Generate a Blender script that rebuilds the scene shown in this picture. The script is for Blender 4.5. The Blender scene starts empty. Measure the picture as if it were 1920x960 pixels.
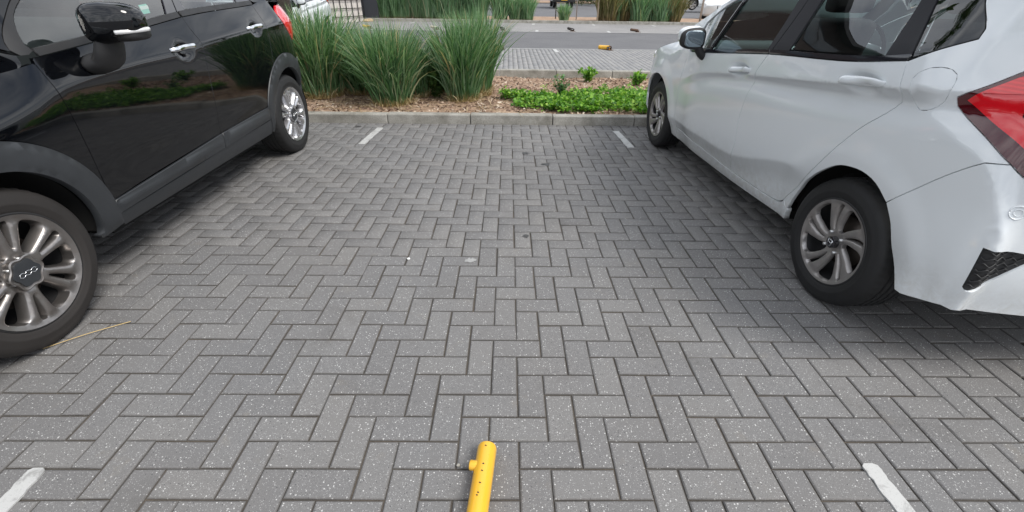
import bpy, bmesh, math, random
import numpy as np
from mathutils import Vector, Matrix
from mathutils.geometry import delaunay_2d_cdt

# ------------------------------------------------------------------ camera, sky, sun, exposure
scene = bpy.context.scene
COL = scene.collection
EYE = 1.2957
def make_camera():
    th, ro, ya = math.radians(30.79), math.radians(.82), math.radians(-.80)
    right = Vector((math.cos(ya), math.sin(ya), 0))
    fwd = Vector((-math.sin(ya)*math.cos(th), math.cos(ya)*math.cos(th), -math.sin(th)))
    up = Vector((-math.sin(ya)*math.sin(th), math.cos(ya)*math.sin(th), math.cos(th)))
    r2 = right*math.cos(ro) + up*math.sin(ro)
    u2 = up*math.cos(ro) - right*math.sin(ro)
    cd = bpy.data.cameras.new('camera'); cd.sensor_width = 36; cd.lens = 839.0/1920*36
    cd.clip_start = .05; cd.clip_end = 2000
    co = bpy.data.objects.new('camera', cd); COL.objects.link(co)
    m = Matrix((r2, u2, -fwd)).transposed().to_4x4(); m.translation = (0, 0, EYE)
    co.matrix_world = m; scene.camera = co
make_camera()

SUN_EL, SUN_AZ = math.radians(50), math.radians(122)     # azimuth clockwise from +Y: to the right, a little behind the viewer
def make_sky():
    w = bpy.data.worlds.new('World'); scene.world = w; w.use_nodes = True
    nt = w.node_tree; nt.nodes.clear(); N = nt.nodes.new; L = nt.links.new
    out = N('ShaderNodeOutputWorld'); bg = N('ShaderNodeBackground'); bg.inputs['Strength'].default_value = .118
    sky = N('ShaderNodeTexSky'); sky.sky_type = 'NISHITA'; sky.sun_disc = False
    sky.sun_elevation = SUN_EL; sky.sun_rotation = SUN_AZ; sky.air_density = 1.0; sky.dust_density = 1.5; sky.ozone_density = 1.0
    tc = N('ShaderNodeTexCoord'); sep = N('ShaderNodeSeparateXYZ'); L(tc.outputs['Generated'], sep.inputs[0])
    # flat cloud deck: project the view direction on a plane
    mx = N('ShaderNodeMath'); mx.operation = 'MAXIMUM'; L(sep.outputs[2], mx.inputs[0]); mx.inputs[1].default_value = .06
    ad = N('ShaderNodeMath'); ad.operation = 'ADD'; L(mx.outputs[0], ad.inputs[0]); ad.inputs[1].default_value = .118
    dv = N('ShaderNodeVectorMath'); dv.operation = 'DIVIDE'; L(tc.outputs['Generated'], dv.inputs[0])
    cb = N('ShaderNodeCombineXYZ'); [L(ad.outputs[0], cb.inputs[i]) for i in range(3)]; L(cb.outputs[0], dv.inputs[1])
    n1 = N('ShaderNodeTexNoise'); n1.inputs['Scale'].default_value = 1.1; n1.inputs['Detail'].default_value = 8; n1.inputs['Roughness'].default_value = .58
    n1.inputs['Distortion'].default_value = .6; L(dv.outputs[0], n1.inputs['Vector'])
    r1 = N('ShaderNodeValToRGB'); r1.color_ramp.elements[0].position = .24; r1.color_ramp.elements[1].position = .52
    L(n1.outputs['Fac'], r1.inputs[0])
    n2 = N('ShaderNodeTexNoise'); n2.inputs['Scale'].default_value = 2.3; n2.inputs['Detail'].default_value = 6; L(dv.outputs[0], n2.inputs['Vector'])
    r2 = N('ShaderNodeValToRGB'); r2.color_ramp.elements[0].position = .35; r2.color_ramp.elements[1].position = .68
    r2.color_ramp.elements[0].color = (6.6, 7.2, 8.2, 1); r2.color_ramp.elements[1].color = (15.5, 15.8, 16.2, 1); L(n2.outputs['Fac'], r2.inputs[0])
    mix = N('ShaderNodeMixRGB'); L(r1.outputs[0], mix.inputs[0]); L(sky.outputs[0], mix.inputs[1]); L(r2.outputs[0], mix.inputs[2])
    L(mix.outputs[0], bg.inputs['Color']); L(bg.outputs[0], out.inputs['Surface'])
make_sky()
def make_sun():
    ld = bpy.data.lights.new('sun', 'SUN'); ld.energy = 3.4; ld.angle = math.radians(24); ld.color = (1, .96, .9)
    lo = bpy.data.objects.new('sun', ld); COL.objects.link(lo)
    d = Vector((math.sin(SUN_AZ)*math.cos(SUN_EL), math.cos(SUN_AZ)*math.cos(SUN_EL), math.sin(SUN_EL)))
    lo.rotation_euler = d.to_track_quat('Z', 'Y').to_euler(); lo.location = d*30
make_sun()
vs = scene.view_settings; vs.view_transform = 'Standard'; vs.look = 'None'; vs.exposure = -0.05; vs.gamma = 1.0; vs.use_curve_mapping = False
scene.cycles.use_denoising = True
scene.cycles.max_bounces = 8; scene.cycles.transparent_max_bounces = 16; scene.cycles.caustics_reflective = False; scene.cycles.caustics_refractive = False

# ------------------------------------------------------------------ helpers
rng = np.random.default_rng(7); random.seed(7)
def lin(c):
    return tuple((x/12.92 if x <= .04045 else ((x+.055)/1.055)**2.4) for x in (v/255 for v in c))
def tag(o, label=None, cat=None, group=None, kind=None):
    for k, v in (('label', label), ('category', cat), ('group', group), ('kind', kind)):
        if v: o[k] = v
    return o
def link(o, parent=None):
    COL.objects.link(o)
    if parent is not None: o.parent = parent
    return o
def empty(name, loc=(0,0,0), rz=0, parent=None):
    o = bpy.data.objects.new(name, None); o.empty_display_size = .1; link(o, parent); o.location = loc; o.rotation_euler = (0,0,rz); return o
def mesh_obj(name, verts, faces, mat, parent=None, smooth=True, attrs=None):
    me = bpy.data.meshes.new(name)
    me.from_pydata([tuple(map(float, v)) for v in verts], [], [tuple(int(i) for i in f) for f in faces])
    if smooth: me.polygons.foreach_set('use_smooth', [True]*len(me.polygons))
    for k, a in (attrs or {}).items():
        at = me.attributes.new(k, 'FLOAT', 'POINT'); at.data.foreach_set('value', np.asarray(a, dtype=np.float32))
    if mat: me.materials.append(mat)
    me.update()
    return link(bpy.data.objects.new(name, me), parent)
def bm_obj(name, bm, mat, parent=None, smooth=False, auto=None):
    me = bpy.data.meshes.new(name); bm.normal_update(); bm.to_mesh(me); bm.free()
    if smooth: me.polygons.foreach_set('use_smooth', [True]*len(me.polygons))
    if auto: me.set_sharp_from_angle(angle=math.radians(auto))
    if mat: me.materials.append(mat)
    return link(bpy.data.objects.new(name, me), parent)
def fast_mesh(name, V, Q, mat, parent=None, attrs=None, smooth=True):
    """big meshes straight from numpy arrays; Q is an (n,k) index array"""
    me = bpy.data.meshes.new(name); V = np.asarray(V, np.float32); Q = np.asarray(Q, np.int32); k = Q.shape[1]
    me.vertices.add(len(V)); me.vertices.foreach_set('co', V.ravel())
    me.loops.add(Q.size); me.loops.foreach_set('vertex_index', Q.ravel())
    me.polygons.add(len(Q)); me.polygons.foreach_set('loop_start', np.arange(0, Q.size, k, dtype=np.int32))
    if smooth: me.polygons.foreach_set('use_smooth', np.ones(len(Q), bool))
    for a, b in (attrs or {}).items():
        at = me.attributes.new(a, 'FLOAT', 'POINT'); at.data.foreach_set('value', np.asarray(b, np.float32))
    me.update(calc_edges=True); me.validate()
    if mat: me.materials.append(mat)
    return link(bpy.data.objects.new(name, me), parent)
def bm_box(bm, c, s, bev=0, seg=2, rot=None):
    r = bmesh.ops.create_cube(bm, size=1); vs_ = r['verts']
    bmesh.ops.scale(bm, vec=s, verts=vs_)
    if bev:
        es = list({e for v in vs_ for e in v.link_edges}); g = bmesh.ops.bevel(bm, geom=es, offset=bev, segments=seg, profile=.6, affect='EDGES')
        vs_ = list({v for f in g['faces'] for v in f.verts} | {v for v in vs_ if v.is_valid})
    if rot is not None: bmesh.ops.transform(bm, matrix=rot.to_4x4(), verts=vs_)
    bmesh.ops.translate(bm, vec=c, verts=vs_); return vs_
def tube(path, rad, n=10, cap=True):
    """verts, faces of a tube along a path; rad a number or list (or (a,b) elliptic)"""
    P = [Vector(p) for p in path]; V = []; F = []; ref = None
    for i, p in enumerate(P):
        t = (P[min(i+1, len(P)-1)]-P[max(i-1, 0)]).normalized()
        if ref is None: ref = Vector((0,0,1)) if abs(t.z) < .9 else Vector((1,0,0))
        a = t.cross(ref).normalized(); b = a.cross(t).normalized(); ref = b
        r = rad[i] if isinstance(rad, (list, tuple)) and len(rad) == len(P) else rad
        ra, rb = r if isinstance(r, (tuple, list)) else (r, r)
        for k in range(n):
            w = 2*math.pi*k/n; V.append(p+a*ra*math.cos(w)+b*rb*math.sin(w))
    for i in range(len(P)-1):
        for k in range(n): F.append((i*n+k, i*n+(k+1) % n, (i+1)*n+(k+1) % n, (i+1)*n+k))
    if cap: F.append(tuple(range(n))[::-1]); F.append(tuple(range((len(P)-1)*n, len(P)*n)))
    return V, F
def lathe(prof, n=64, axis='Y', rmod=None):
    """prof: (r, h) list; turned about the axis"""
    V = []; F = []; m = len(prof)
    for k in range(n):
        w = 2*math.pi*k/n; c, s = math.cos(w), math.sin(w)
        for j, (r, h) in enumerate(prof):
            if rmod: r = rmod(k, j, r)
            V.append((r*c, h, r*s) if axis == 'Y' else (r*c, r*s, h))
    for k in range(n):
        k2 = (k+1) % n
        for j in range(m-1):
            f = (k*m+j, k*m+j+1, k2*m+j+1, k2*m+j); F.append(f if axis == 'Y' else f[::-1])
    return V, F
def join(parts):
    V = []; F = []
    for v, f in parts:
        o = len(V); V += list(v); F += [tuple(i+o for i in q) for q in f]
    return V, F
def inpoly(P, poly):
    x, y = P[:, 0], P[:, 1]; r = np.zeros(len(P), bool); n = len(poly)
    for i in range(n):
        x1, y1 = poly[i]; x2, y2 = poly[(i+1) % n]
        c = ((y1 > y) != (y2 > y)) & (x < (x2-x1)*(y-y1)/(y2-y1+1e-15)+x1); r ^= c
    return r
def segdist(P, poly, closed=True):
    d = np.full(len(P), 1e9); n = len(poly)
    for i in range(n if closed else n-1):
        a = poly[i]; b = poly[(i+1) % n]; ab = b-a; l2 = ab@ab+1e-18
        t = np.clip(((P-a)@ab)/l2, 0, 1); q = a+t[:, None]*ab; d = np.minimum(d, np.hypot(*(P-q).T))
    return d
def poly_path(segs, step=.03):
    """segs: list of point lists; each list is a smooth curve, corners where lists meet"""
    out = []
    for s in segs:
        c = crom(s, 16) if len(s) > 2 else np.array(s, float)
        L = np.concatenate([[0], np.cumsum(np.hypot(*np.diff(c, axis=0).T))]); n = max(1, int(math.ceil(L[-1]/step)))
        t = np.linspace(0, L[-1], n+1); q = np.stack([np.interp(t, L, c[:, 0]), np.interp(t, L, c[:, 1])], 1)
        for p in q:
            if not out or np.hypot(*(p-out[-1])) > 1e-4: out.append(p)
    if np.hypot(*(out[0]-out[-1])) < 1e-4: out.pop()
    P = np.array(out); a = .5*np.sum(P[:, 0]*np.roll(P[:, 1], -1)-np.roll(P[:, 0], -1)*P[:, 1])
    return P if a > 0 else P[::-1].copy()
def inset(P, g):
    e = np.roll(P, -1, 0)-P; e /= np.linalg.norm(e, axis=1, keepdims=True)+1e-12
    n = np.stack([-e[:, 1], e[:, 0]], 1); m = n+np.roll(n, 1, 0); l = np.linalg.norm(m, axis=1, keepdims=True); m /= l+1e-9
    k = 1/np.clip(np.sum(m*n, axis=1, keepdims=True), .5, 1); return P+m*g*k
def cdt(poly, pts, holes=()):
    allp = [poly]+list(holes); V = []; E = []
    for q in allp:
        o = len(V); V += [tuple(map(float, p)) for p in q]; E += [(o+i, o+(i+1) % len(q)) for i in range(len(q))]
    V += [tuple(map(float, p)) for p in pts]
    r = delaunay_2d_cdt([Vector(v) for v in V], E, [], 0, 1e-6)
    P = np.array([tuple(v) for v in r[0]]); T = np.array([tuple(f) for f in r[2] if len(f) == 3])
    c = P[T].mean(1); ok = inpoly(c, poly)
    for h in holes: ok &= ~inpoly(c, h)
    T = T[ok]; a, b, d = P[T[:, 0]], P[T[:, 1]], P[T[:, 2]]
    s = (b[:, 0]-a[:, 0])*(d[:, 1]-a[:, 1])-(b[:, 1]-a[:, 1])*(d[:, 0]-a[:, 0]); T[s < 0] = T[s < 0][:, ::-1]
    return P, T
def grid_pts(poly, res, dense=(), lines=(), holes=()):
    lo, hi = poly.min(0), poly.max(0)
    def g(u0, u1, v0, v1, r):
        U_, V_ = np.meshgrid(np.arange(u0, u1, r), np.arange(v0, v1, r)); V_ = V_.astype(float); U_ = U_+(np.arange(len(U_))[:, None] % 2)*r*.5
        return np.stack([U_.ravel(), V_.ravel()], 1)
    P = [g(lo[0], hi[0], lo[1], hi[1], res)]
    m = np.ones(len(P[0]), bool); extra = []
    for (u0, u1, v0, v1, r) in dense:
        m &= ~((P[0][:, 0] > u0) & (P[0][:, 0] < u1) & (P[0][:, 1] > v0) & (P[0][:, 1] < v1)); extra.append(g(u0, u1, v0, v1, r))
    us = np.arange(lo[0], hi[0], res*.8)
    for ln, w in lines:
        vv = ln(us) if callable(ln) else np.full_like(us, ln)
        m &= ~(np.abs(P[0][:, 1]-np.interp(P[0][:, 0], us, vv)) < 2.6*w)
        for k in (-2.4, -1.4, -.7, 0, .7, 1.4, 2.4): extra.append(np.stack([us+k*.002, vv+k*w], 1))
    P = np.concatenate([P[0][m]]+extra); ok = inpoly(P, poly); P = P[ok]
    P = P[segdist(P, poly) > min(.006, res*.3)]
    for h in holes: P = P[~inpoly(P, h)]; P = P[segdist(P, h) > min(.006, res*.3)]
    return P
def panel(S, name, segs, mat, parent, gap=.002, res=.035, step=.03, off=0, depth=.018, dense=(), lines=(), bulge=None):
    """a body panel: polygon on the unrolled side S, with a turned-in edge"""
    poly = inset(poly_path(segs, step), gap); pts = grid_pts(poly, res, dense, lines)
    P, T = cdt(poly, pts); n = len(P)
    o = np.full(n, float(off))
    if bulge is not None: o = o+bulge(P, poly)
    X = S.pos(P[:, 0], P[:, 1], o); Nn = S.nrm(P[:, 0], P[:, 1])
    if bulge is not None:
        e = 2e-3; f = lambda Q: S.pos(Q[:, 0], Q[:, 1], off+bulge(Q, poly))
        a = f(P+[e, 0])-f(P-[e, 0]); b = f(P+[0, e])-f(P-[0, e]); Nn = np.cross(b, a); Nn /= np.linalg.norm(Nn, axis=1, keepdims=True)+1e-12
    # flange
    m = len(poly); lookup = {(round(p[0], 5), round(p[1], 5)): i for i, p in enumerate(P)}
    bi = [lookup.get((round(float(np.float32(p[0])), 5), round(float(np.float32(p[1])), 5)), -1) for p in poly]
    B0 = S.pos(poly[:, 0], poly[:, 1], np.array([o[i] if i >= 0 else off for i in bi])); B1 = S.pos(poly[:, 0], poly[:, 1], off-depth)
    tang = np.roll(B0, -1, 0)-np.roll(B0, 1, 0); sn = S.nrm(poly[:, 0], poly[:, 1]); fn = np.cross(sn, tang); fn /= np.linalg.norm(fn, axis=1, keepdims=True)+1e-12
    # outward in plane (poly is ccw in u,v; u,v,normal handedness is left, so test)
    cen = X.mean(0); 
    if np.mean(np.sum(fn*(B0-cen), 1)) < 0: fn = -fn
    V = np.concatenate([X, B0, B1]); Nv = np.concatenate([Nn, (fn+.6*sn)/np.linalg.norm(fn+.6*sn, axis=1, keepdims=True), fn])
    F = [tuple(t[::-1]) for t in T]
    for i in range(m):
        j = (i+1) % m; F.append((n+i, n+j, n+m+j, n+m+i))
    ob = mesh_obj(name, V, F, mat, parent)
    me = ob.data; me.normals_split_custom_set_from_vertices([tuple(map(float, v)) for v in Nv])
    return ob

def sstep(a,b,x):
    t=np.clip((np.asarray(x,float)-a)/(b-a),0,1); return t*t*(3-2*t)
class Cv:
    """smooth curve y(x) through points (Catmull-Rom tangents), linear beyond the ends"""
    def __init__(s,pts):
        p=sorted(pts); s.x=np.array([a for a,b in p],float); s.y=np.array([b for a,b in p],float)
        d=np.diff(s.y)/np.diff(s.x); m=np.empty(len(p)); m[0]=d[0]; m[-1]=d[-1]
        if len(p)>2: m[1:-1]=(d[:-1]+d[1:])/2
        s.m=m
    def __call__(s,x):
        x=np.asarray(x,float); i=np.clip(np.searchsorted(s.x,x)-1,0,len(s.x)-2)
        h=s.x[i+1]-s.x[i]; t=(x-s.x[i])/h; tc=np.clip(t,0,1)
        y=(2*tc**3-3*tc**2+1)*s.y[i]+(tc**3-2*tc**2+tc)*h*s.m[i]+(-2*tc**3+3*tc**2)*s.y[i+1]+(tc**3-tc**2)*h*s.m[i+1]
        return y+np.where(t<0,t*h*s.m[0],0)+np.where(t>1,(t-1)*h*s.m[-1],0)
def crom(P,n=24):
    P=[np.array(p,float) for p in P]; Q=[2*P[0]-P[1]]+P+[2*P[-1]-P[-2]]; out=[]
    for i in range(1,len(Q)-2):
        a,b,c,d=Q[i-1:i+3]
        for k in range(n):
            t=k/n; out.append(.5*((2*b)+(c-a)*t+(2*a-5*b+4*c-d)*t*t+(3*b-a-3*c+d)*t**3))
    out.append(P[-1]); return np.array(out)
class Side:
    """left side of a car body, unrolled: u runs along the plan contour (u = x amidships), v is the height"""
    def __init__(s,plan,slopes,base,extra=None,v0=.7):
        C=crom(plan,60); C=np.concatenate([C,[[C[-1][0],-.02]]])
        L=np.concatenate([[0],np.cumsum(np.hypot(*np.diff(C,axis=0).T))])
        n=int(L[-1]/.004); S=np.linspace(0,L[-1],n); X=np.interp(S,L,C[:,0]); Y=np.interp(S,L,C[:,1])
        k=np.ones(7)/7
        def sm(a): return np.convolve(np.pad(a,3,mode='edge'),k,'valid')
        tx=sm(np.gradient(X,S)); ty=sm(np.gradient(Y,S)); l=np.hypot(tx,ty); nx,ny=-ty/l,tx/l
        if ny[n//2]<0: nx,ny=-nx,-ny
        s0=np.interp(0,-X,S); s.U=(-(S-s0))[::-1]; s.X=X[::-1]; s.Y=Y[::-1]; s.nx=nx[::-1]; s.ny=ny[::-1]
        s.slopes=slopes; s.base=base; s.extra=extra; s.v0=v0
    def d(s,u,v):
        def sp(t): return np.where(t>30,t,np.log1p(np.exp(np.minimum(t,30))))
        r=s.base*(v-s.v0)
        for ln,dl,w in s.slopes:
            l=ln(u) if callable(ln) else ln; a=dl(u) if callable(dl) else dl; w=w(u) if callable(w) else w
            r=r+a*w*(sp((v-l)/w)-sp((s.v0-l)/w))
        if s.extra: r=r+s.extra(u,v)
        return r
    def pos(s,u,v,off=0):
        u=np.asarray(u,float); v=np.asarray(v,float)
        f=lambda a: np.interp(u,s.U,a)
        d=s.d(u,v)+off
        return np.stack([f(s.X)+f(s.nx)*d, f(s.Y)+f(s.ny)*d, v+0*d],-1)
    def nrm(s,u,v):
        e=2e-3; a=s.pos(u+e,v)-s.pos(u-e,v); b=s.pos(u,v+e)-s.pos(u,v-e)
        n=np.cross(b,a); n=n/np.linalg.norm(n,axis=-1,keepdims=True)
        return n
# ---- black crossover
bk_crease=Cv([(2.0,.74),(1.5,.79),(1.2,.835),(.966,.883),(.834,.919),(.369,.960),(-.007,.968),(-.257,.990),(-1.1,1.026),(-1.4,1.035),(-2,1.03)])
bk_belt=Cv([(2.2,1.05),(.817,1.064),(.593,1.083),(-.066,1.145),(-.219,1.16),(-.915,1.19),(-1.3,1.205),(-2.2,1.2)])
def bk_extra(u,v):
    r=0
    for uc,vc in ((-.04,.972),(-.92,1.022)): r=r-.020*np.exp(-((((u-uc)/.062)**2+((v-vc)/.034)**2)**1.5))
    return r-.006*np.exp(-((v-.53)/.06)**2)*sstep(.8,.5,u)*sstep(-.85,-.6,u)
BK=Side([(2.10,0),(2.09,.3),(2.02,.56),(1.86,.75),(1.6,.858),(1.286,.893),(.8,.895),(0,.897),(-.8,.897),(-1.2,.892),(-1.45,.876),(-1.62,.842),(-1.80,.762),(-1.95,.63),(-2.05,.4),(-2.09,0)],
  [(.33,-.42,.03),(.56,-.06,.06),(.78,-.07,.06),(bk_crease,-.34,.007),(lambda u:bk_belt(u)-.01,-.12,.01),(.97,lambda u:-.9*sstep(.80,1.15,u),.05)],.52,bk_extra)
# ---- white hatchback
wh_crease=Cv([(1.2,.66),(.728,.70),(.416,.786),(.2,.822),(.005,.845),(-.285,.880),(-1.019,.960),(-1.40,1.005),(-1.59,1.028),(-1.9,1.04)])
wh_crease2=Cv([(1.2,.53),(.6,.66),(.2,.775),(0,.803),(-.307,.840),(-.662,.862),(-1.339,.920),(-1.6,.945),(-1.9,.96)])
wh_low=Cv([(1.2,.34),(.724,.371),(.2,.375),(-.245,.393),(-.943,.545),(-1.3,.50),(-2,.44)])
wh_belt=Cv([(2,.86),(.9,.895),(.396,.938),(-.379,1.017),(-1.192,1.081),(-1.292,1.099),(-1.507,1.18),(-1.9,1.22)])
wh_crest=Cv([(-2.0,.45),(-1.86,.56),(-1.809,.706),(-1.75,.805),(-1.597,.884),(-1.356,.965),(-1.0,1.0)])
cam_=lambda u: .30*sstep(-1.36,-1.52,u)*(1-sstep(-1.83,-1.90,u))
amp=lambda u: sstep(.80,.05,u)*(1-.8*sstep(-1.35,-1.7,u))
def wh_extra(u,v):
    r=np.hypot(u+1.25,v-.30); rf=np.hypot(u-1.25,v-.30)
    q=.010*(sstep(.50,.40,r)+sstep(.50,.40,rf))
    for uc,vc in ((-.125,.886),(-1.135,.985)): q=q-.032*np.exp(-((((u-uc)/.098)**2+((v-vc)/.036)**2)**1.6))
    return q+.060*sstep(.72,.22,v)*sstep(-1.45,-1.7,u)-.055*sstep(.95,1.35,v)*sstep(-.3,-1.5,u)
WH=Side([(2.05,0),(2.03,.25),(1.95,.5),(1.82,.685),(1.66,.778),(1.5,.822),(1.25,.838),(.6,.842),(0,.845),(-.7,.846),(-1.25,.842),(-1.55,.830),(-1.72,.812),(-1.79,.794),(-1.822,.762),(-1.842,.70),(-1.868,.57),(-1.895,.36),(-1.915,0)],
  [(.235,-.35,.015),(lambda u:wh_low(u)-.10,.38,.02),(wh_low,-.46,lambda u:.005+.08*sstep(-.85,-1.2,u)),(.60,-.05,.06),(lambda u:wh_crease2(u)-.05,lambda u:-.45*amp(u),.02),(lambda u:.35*wh_crease(u)+.65*wh_crease2(u),lambda u:1.45*amp(u),.008),(wh_crease,lambda u:-1.0*amp(u)-.13,.002),(lambda u:wh_belt(u)+.0,-.18,.012),(.92,lambda u:-.9*sstep(.85,1.2,u),.05),(wh_crest,lambda u:-cam_(u),.005),(lambda u:wh_crest(u)+.15,lambda u:cam_(u),.03)],.50,wh_extra)
# ------------------------------------------------------------------ materials
class NT:
    def __init__(s, name):
        s.m = bpy.data.materials.new(name); s.m.use_nodes = True; s.t = s.m.node_tree; s.t.nodes.clear()
        s.out = s.n('ShaderNodeOutputMaterial')
    def n(s, typ, **kw):
        o = s.t.nodes.new(typ)
        for k, v in kw.items(): setattr(o, k, v)
        return o
    def l(s, a, b): s.t.links.new(a, b)
    def pri(s, **kw):
        p = s.n('ShaderNodeBsdfPrincipled'); s.l(p.outputs[0], s.out.inputs[0])
        for k, v in kw.items(): p.inputs[k.replace('_', ' ')].default_value = v
        s.p = p; return p
    def pos(s): return s.n('ShaderNodeNewGeometry').outputs['Position']
    def objc(s): return s.n('ShaderNodeTexCoord').outputs['Object']
    def noise(s, vec, scale, detail=4, rough=.55, dist=0):
        o = s.n('ShaderNodeTexNoise'); o.inputs['Scale'].default_value = scale; o.inputs['Detail'].default_value = detail
        o.inputs['Roughness'].default_value = rough; o.inputs['Distortion'].default_value = dist
        if vec is not None: s.l(vec, o.inputs['Vector'])
        return o.outputs['Fac']
    def vor(s, vec, scale, feature='F1'):
        o = s.n('ShaderNodeTexVoronoi', feature=feature); o.inputs['Scale'].default_value = scale; s.l(vec, o.inputs['Vector']); return o
    def ramp(s, fac, stops):
        o = s.n('ShaderNodeValToRGB'); e = o.color_ramp.elements
        while len(e) < len(stops): e.new(.5)
        for k, (p, c) in enumerate(stops):
            e[k].position = p; e[k].color = (*c, 1) if not np.isscalar(c) else (c, c, c, 1)
        s.l(fac, o.inputs[0]); return o.outputs[0]
    def mix(s, fac, a, b, mode='MIX'):
        o = s.n('ShaderNodeMixRGB', blend_type=mode)
        for i, v in ((0, fac), (1, a), (2, b)):
            if hasattr(v, 'is_output'): s.l(v, o.inputs[i])
            elif i == 0: o.inputs[0].default_value = v
            else: o.inputs[i].default_value = (*v, 1) if not np.isscalar(v) else (v, v, v, 1)
        return o.outputs[0]
    def math(s, op, a, b=0, c=None):
        o = s.n('ShaderNodeMath', operation=op)
        for i, v in enumerate((a, b) if c is None else (a, b, c)):
            if hasattr(v, 'is_output'): s.l(v, o.inputs[i])
            else: o.inputs[i].default_value = v
        return o.outputs[0]
    def attr(s, name): return s.n('ShaderNodeAttribute', attribute_name=name).outputs['Fac']
    def bump(s, h, strength=.3, dist=.01):
        o = s.n('ShaderNodeBump'); o.inputs['Strength'].default_value = strength; o.inputs['Distance'].default_value = dist
        s.l(h, o.inputs['Height']); s.l(o.outputs[0], s.p.inputs['Normal'])
def simple(name, col, rough=.5, metal=0, coat=0, coatr=.03, spec=.5, noise=None, bump=None):
    t = NT(name); p = t.pri(Roughness=rough, Metallic=metal, Coat_Weight=coat, Coat_Roughness=coatr, Specular_IOR_Level=spec); p.inputs['Base Color'].default_value = (*col, 1)
    if noise:
        sc, amt = noise; v = t.objc(); f = t.noise(v, sc, 6, .6)
        c = t.mix(f, tuple(x*(1-amt) for x in col), tuple(min(1, x*(1+amt)) for x in col)); t.l(c, p.inputs['Base Color'])
        t.l(t.ramp(f, [(.3, max(0, rough-.12)), (.7, min(1, rough+.12))]), p.inputs['Roughness'])
    if bump: t.bump(t.noise(t.objc(), bump[0], 5, .6), bump[1], bump[2])
    return t.m
M = {}
def mat_paver():
    t = NT('paver_concrete'); p = t.pri(Roughness=.82, Specular_IOR_Level=.35); v = t.pos()
    r = t.math('FRACT', t.math('ADD', t.attr('rnd'), t.n('ShaderNodeObjectInfo').outputs['Random']))
    base = t.ramp(r, [(0, (.146, .144, .145)), (.35, (.155, .153, .154)), (.7, (.162, .160, .160)), (1, (.173, .170, .168))])
    big = t.noise(v, 1.1, 4, .6); base = t.mix(t.ramp(big, [(.35, .0), (.7, .45)]), base, t.mix(1, base, (1.06, 1.0, .93), 'MULTIPLY'))
    grain = t.noise(v, 420, 3, .7); base = t.mix(1, base, t.ramp(grain, [(.25, (.60, .60, .60)), (.75, (1.42, 1.42, 1.42))]), 'MULTIPLY')
    # exposed white and dark aggregate
    for sc, lo, hi, rad, col, amt in ((118, .79, .87, .27, (.56, .555, .54), .95), (225, .62, .73, .32, (.40, .395, .39), .8), (150, .10, .08, .30, (.045, .045, .05), .8)):
        vo = t.vor(v, sc); dist, cc = vo.outputs['Distance'], vo.outputs['Color']
        sp = t.n('ShaderNodeSeparateColor'); t.l(cc, sp.inputs[0])
        sel = t.ramp(sp.outputs[0], [(min(lo, hi), 0 if hi > lo else 1), (max(lo, hi), 1 if hi > lo else 0)])
        blob = t.ramp(t.math('ADD', dist, t.math('MULTIPLY', t.noise(v, 900, 1), .12)), [(rad, 1), (rad+.07, 0)])
        base = t.mix(t.math('MULTIPLY', t.math('MULTIPLY', sel, blob), amt), base, col)
    # stains: dark oil drips, scuffs
    st = t.noise(v, 2.2, 6, .7, .5); base = t.mix(t.ramp(st, [(.56, 0), (.74, .42)]), base, (.075, .070, .065)); s2 = t.noise(v, 7, 5, .7, .3); base = t.mix(t.ramp(s2, [(.60, 0), (.76, .35)]), base, (.21, .185, .15))
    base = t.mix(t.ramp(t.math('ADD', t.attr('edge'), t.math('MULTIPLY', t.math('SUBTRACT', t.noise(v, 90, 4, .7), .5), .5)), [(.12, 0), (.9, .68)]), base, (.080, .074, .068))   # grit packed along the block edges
    t.l(base, p.inputs['Base Color'])
    h = t.math('ADD', t.math('MULTIPLY', grain, .6), t.noise(v, 160, 3)); t.bump(h, .35, .002)
    return t.m
M['paver'] = mat_paver()
def mat_ground(name, a, b, scale, fine=120, bump=.4, rough=.95):
    t = NT(name); p = t.pri(Roughness=rough, Specular_IOR_Level=.2); v = t.pos()
    f = t.noise(v, scale, 6, .65); g = t.noise(v, fine, 4, .7)
    c = t.mix(t.ramp(f, [(.3, 0), (.7, 1)]), a, b); c = t.mix(1, c, t.ramp(g, [(.25, .62), (.75, 1.4)]), 'MULTIPLY'); t.l(c, p.inputs['Base Color'])
    t.bump(g, bump, .01); return t.m
M['sand'] = mat_ground('joint_sand', (.055, .051, .047), (.12, .10, .08), 4, 300)
M['asphalt'] = mat_ground('asphalt', (.125, .125, .132), (.155, .155, .16), .8, 60)
M['soil'] = mat_ground('bark_soil', (.25, .165, .115), (.42, .30, .215), 3, 60, .8)
M['farpav'] = mat_ground('grey_paving', (.23, .225, .225), (.28, .272, .268), .7, 40)
M['kerb'] = mat_ground('kerb_concrete', (.20, .19, .165), (.40, .385, .35), 5.5, 120, .4, .9)
def mat_mark():
    t = NT('road_paint'); p = t.pri(Roughness=.6); v = t.pos(); f = t.noise(v, 30, 6, .75); g = t.noise(v, 240, 3, .7)
    c = t.mix(t.ramp(f, [(.3, .0), (.42, 1)]), (.32, .32, .31), (.46, .46, .45)); c = t.mix(t.ramp(g, [(.60, 0), (.70, .8)]), c, (.20, .20, .195)); c = t.mix(t.ramp(t.noise(v, 14, 6, .75, .5), [(.52, 0), (.62, .75)]), c, (.24, .235, .23)); t.l(c, p.inputs['Base Color']); t.bump(g, .2, .003); return t.m
M['mark'] = mat_mark()
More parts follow.
